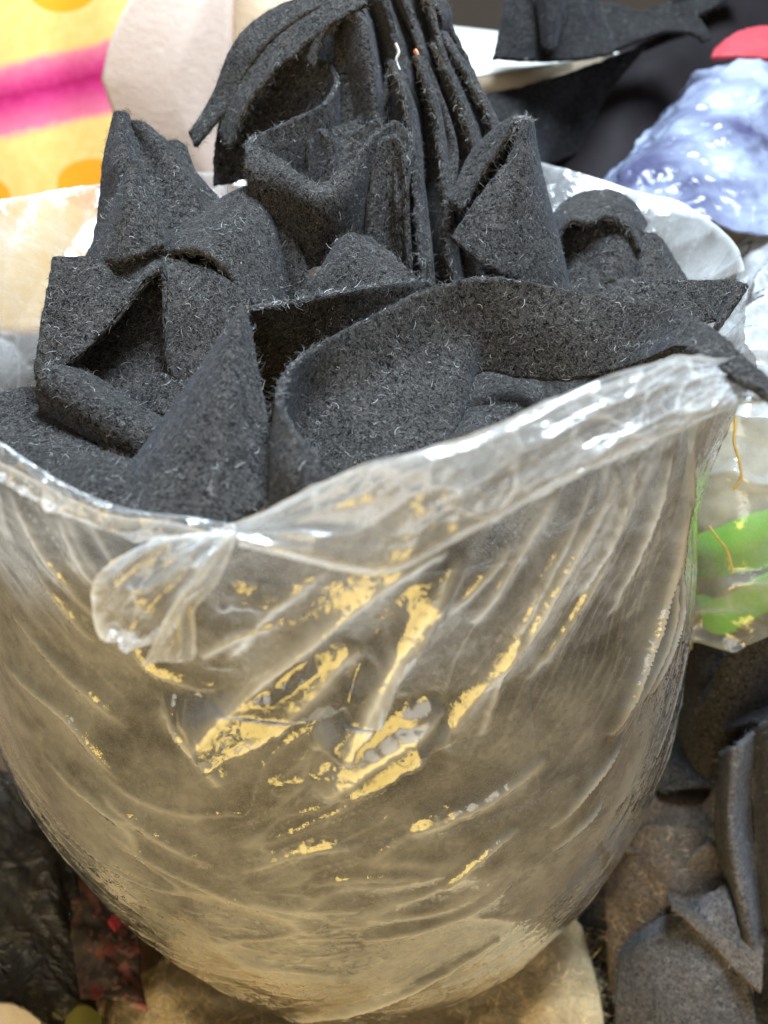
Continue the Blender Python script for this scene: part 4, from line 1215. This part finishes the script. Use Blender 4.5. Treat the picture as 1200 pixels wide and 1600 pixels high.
for i_, (lab_, cx_, cy_, cz_, rz_, mt_) in enumerate((
        ('crumpled charcoal offcut wedged against the right side of the bag', 1085, 1150, .10, .4, FELT),
        ('crumpled brown offcut above the shaggy wool batting', 1060, 1255, .075, 1.2, FELT_BROWN),
        ('wavy dark offcut at the right edge above the pale scrap', 1175, 1090, .14, 2.0, FELT),
        ('wavy brown offcut lying between the pale scrap and the broad grey piece', 1150, 1395, .07, .9, FELT_BROWN))):
    c_ = atz(cx_, cy_, cz_)
    U_, V_ = np.meshgrid(np.linspace(-1, 1, 60), np.linspace(-1, 1, 44), indexing='ij')
    fx = .042 * U_; fy = .026 * V_ + .004 * np.sin(4 * U_ + i_)
    fz = .011 * np.sin(5.2 * U_ + 1.3 * V_ + i_ * 2) * (.6 + .4 * V_) + .006 * V_
    ca_, sa_ = math.cos(rz_), math.sin(rz_)
    felt_grid(np.stack([c_[0] + fx * ca_ - fy * sa_, c_[1] + fx * sa_ + fy * ca_, c_[2] + fz], -1), lab_, mat=mt_, seed=120 + i_, fuzz=16, efuzz=14, amp=.002)

# cream fleece under the bag
FLEECE = plain_mat('cream_fleece', (0.62, 0.47, 0.25), (0.85, 0.70, 0.45), scale=40, rough=0.95, bump=0.6, bscale=160)
us2 = np.linspace(0, 1, 110); ys2 = np.linspace(0.10, 0.42, 110)
GU, GY = np.meshgrid(us2, ys2, indexing='ij')
GX = (-0.165 + 0.055 * np.clip((GY - .25) / .05, 0, 1)) * (1 - GU) + (0.125 - .03 * np.clip((GY - .30) / .05, 0, 1)) * GU
dist = np.hypot(GX + 0.017, GY - 0.35)
GZ = -0.024 + 0.035 * np.clip((dist - 0.07) / 0.08, 0, 1) ** 1.5 + 0.010 * hash_noise(np.stack([GX, GY, GX * 0], -1), 22, 80, 3) * np.clip((dist - .06) / .05, 0, 1)
GZ -= 0.012 * np.clip((np.abs(GU - .5) - .4) / .1, 0, 1)
felt_grid(np.stack([GX, GY, GZ], -1), 'cream shaggy fleece under the bag, showing at the bottom edge', thick=.006, mat=FLEECE, amp=.002, fuzz=40, efuzz=0, fl=(.006, .015, .5), name='fleece',
          cat='fleece', seed=81, fibmat=fibre_mat('fleece_fibre', 6.5, (1, .78, .45)))

# lower left: black plastic sack with odds and ends
BPL = gloss_mat('black_plastic', (0.022, 0.020, 0.016), (0.050, 0.046, 0.038), rough=0.28, crk=0.7)
soft('black_sack', 'black plastic sack sagging at the lower left of the bag', 'sack', cols(
    [(-140, 1160, 0, .06), (-140, 1330, 0, .05), (-140, 1500, 0, .04), (-140, 1680, 0, .03)], [(-30, 1190, 0, .055), (-20, 1330, 0, .05), (-20, 1480, 0, .04), (-20, 1660, 0, .03)],
    [(60, 1250, 0, .04), (60, 1360, 0, .045), (60, 1480, 0, .04), (60, 1650, 0, .03)], [(130, 1330, 0, .01), (112, 1410, 0, .03), (108, 1500, 0, .03), (118, 1650, 0, .02)], [(170, 1370, 0, -.01), (155, 1440, 0, .0), (150, 1530, 0, .01), (160, 1660, 0, .0)]),
    BPL, nu=120, nv=120, amp=.008, scale=24, seed=82, thick=.002, crumple=.010, cell=.04)


def pattern_mat():
    m, nt, out = new_mat('red_pattern')
    pos = N(nt, 'ShaderNodeNewGeometry').outputs['Position']
    v = N(nt, 'ShaderNodeTexVoronoi', ins={'Vector': N(nt, 'ShaderNodeVectorMath', operation='ADD', ins={0: pos, 1: N(nt, 'ShaderNodeVectorMath', operation='SCALE', ins={0: N(nt, 'ShaderNodeTexNoise', ins={'Vector': pos, 'Scale': 120, 'Detail': 3}).outputs['Color'], 'Scale': .03}).outputs[0]}).outputs[0], 'Scale': 150})
    h = N(nt, 'ShaderNodeSeparateColor', ins={0: v.outputs['Color']}).outputs[0]
    c = ramp(nt, h, [(0.0, (0.04, 0.03, 0.025)), (0.5, (0.12, 0.09, 0.05)), (0.66, (0.30, 0.05, 0.05)), (0.78, (0.36, 0.20, 0.16)), (0.9, (0.06, 0.04, 0.035))])
    b = N(nt, 'ShaderNodeBsdfPrincipled', ins={'Base Color': c, 'Roughness': 0.7})
    nt.links.new(b.outputs[0], out.inputs[0])
    return m


soft('patterned_cloth', 'red and pink patterned cloth scrap tucked beside the black sack', 'cloth', cols(
    [(108, 1372, 0, .028), (112, 1450, 0, .034), (128, 1560, 0, .03)], [(150, 1385, 0, .022), (160, 1470, 0, .03), (178, 1560, 0, .028)], [(205, 1420, 0, .01), (215, 1490, 0, .018), (225, 1580, 0, .02)]),
    pattern_mat(), amp=.006, scale=40, seed=83)
soft('red_tag', 'tiny bright red tag beside the bag at lower left', 'tag', cols([(170, 1440, 0, .040), (180, 1455, 0, .040)], [(188, 1412, 0, .038), (198, 1428, 0, .038)]), RED, nu=12, nv=12, amp=.001, seed=84, thick=.002)
soft('cream_cloth', 'cream cloth edge in the bottom left corner', 'cloth', cols([(-40, 1575, 0, .055), (-40, 1660, 0, .05)], [(20, 1570, 0, .055), (20, 1660, 0, .05)], [(72, 1603, 0, .05), (72, 1670, 0, .045)]), CREAM2, nu=30, nv=30, amp=.002, seed=85)
soft('olive_cloth', 'small olive green cloth corner at the bottom left under the patterned scrap', 'cloth', cols([(105, 1590, 0, .04), (105, 1660, 0, .04)], [(130, 1572, 0, .04), (132, 1660, 0, .04)], [(158, 1588, 0, .036), (160, 1660, 0, .036)]), plain_mat('olive_cloth', (.12, .11, .02), (.2, .18, .04), rough=.9), nu=20, nv=20, amp=.002, seed=86)

LINT = plain_mat('pale_lint', (0.6, 0.58, 0.52), (0.75, 0.72, 0.66), scale=300, rough=0.9)
LINT2 = plain_mat('orange_lint', (0.75, 0.25, 0.12), (0.85, 0.35, 0.2), scale=300, rough=0.9)
tube('thread', 'tiny white thread stuck to the pleated felt near the top', 'thread', [(618, 68, .443), (623, 82, .441), (619, 95, .440), (624, 110, .438)], .0007, LINT, n=20)
tube('thread', 'tiny orange thread stuck to the pleated felt near the top', 'thread', [(648, 78, .442), (652, 86, .441), (650, 95, .440), (653, 103, .439)], .0010, LINT2, n=20)
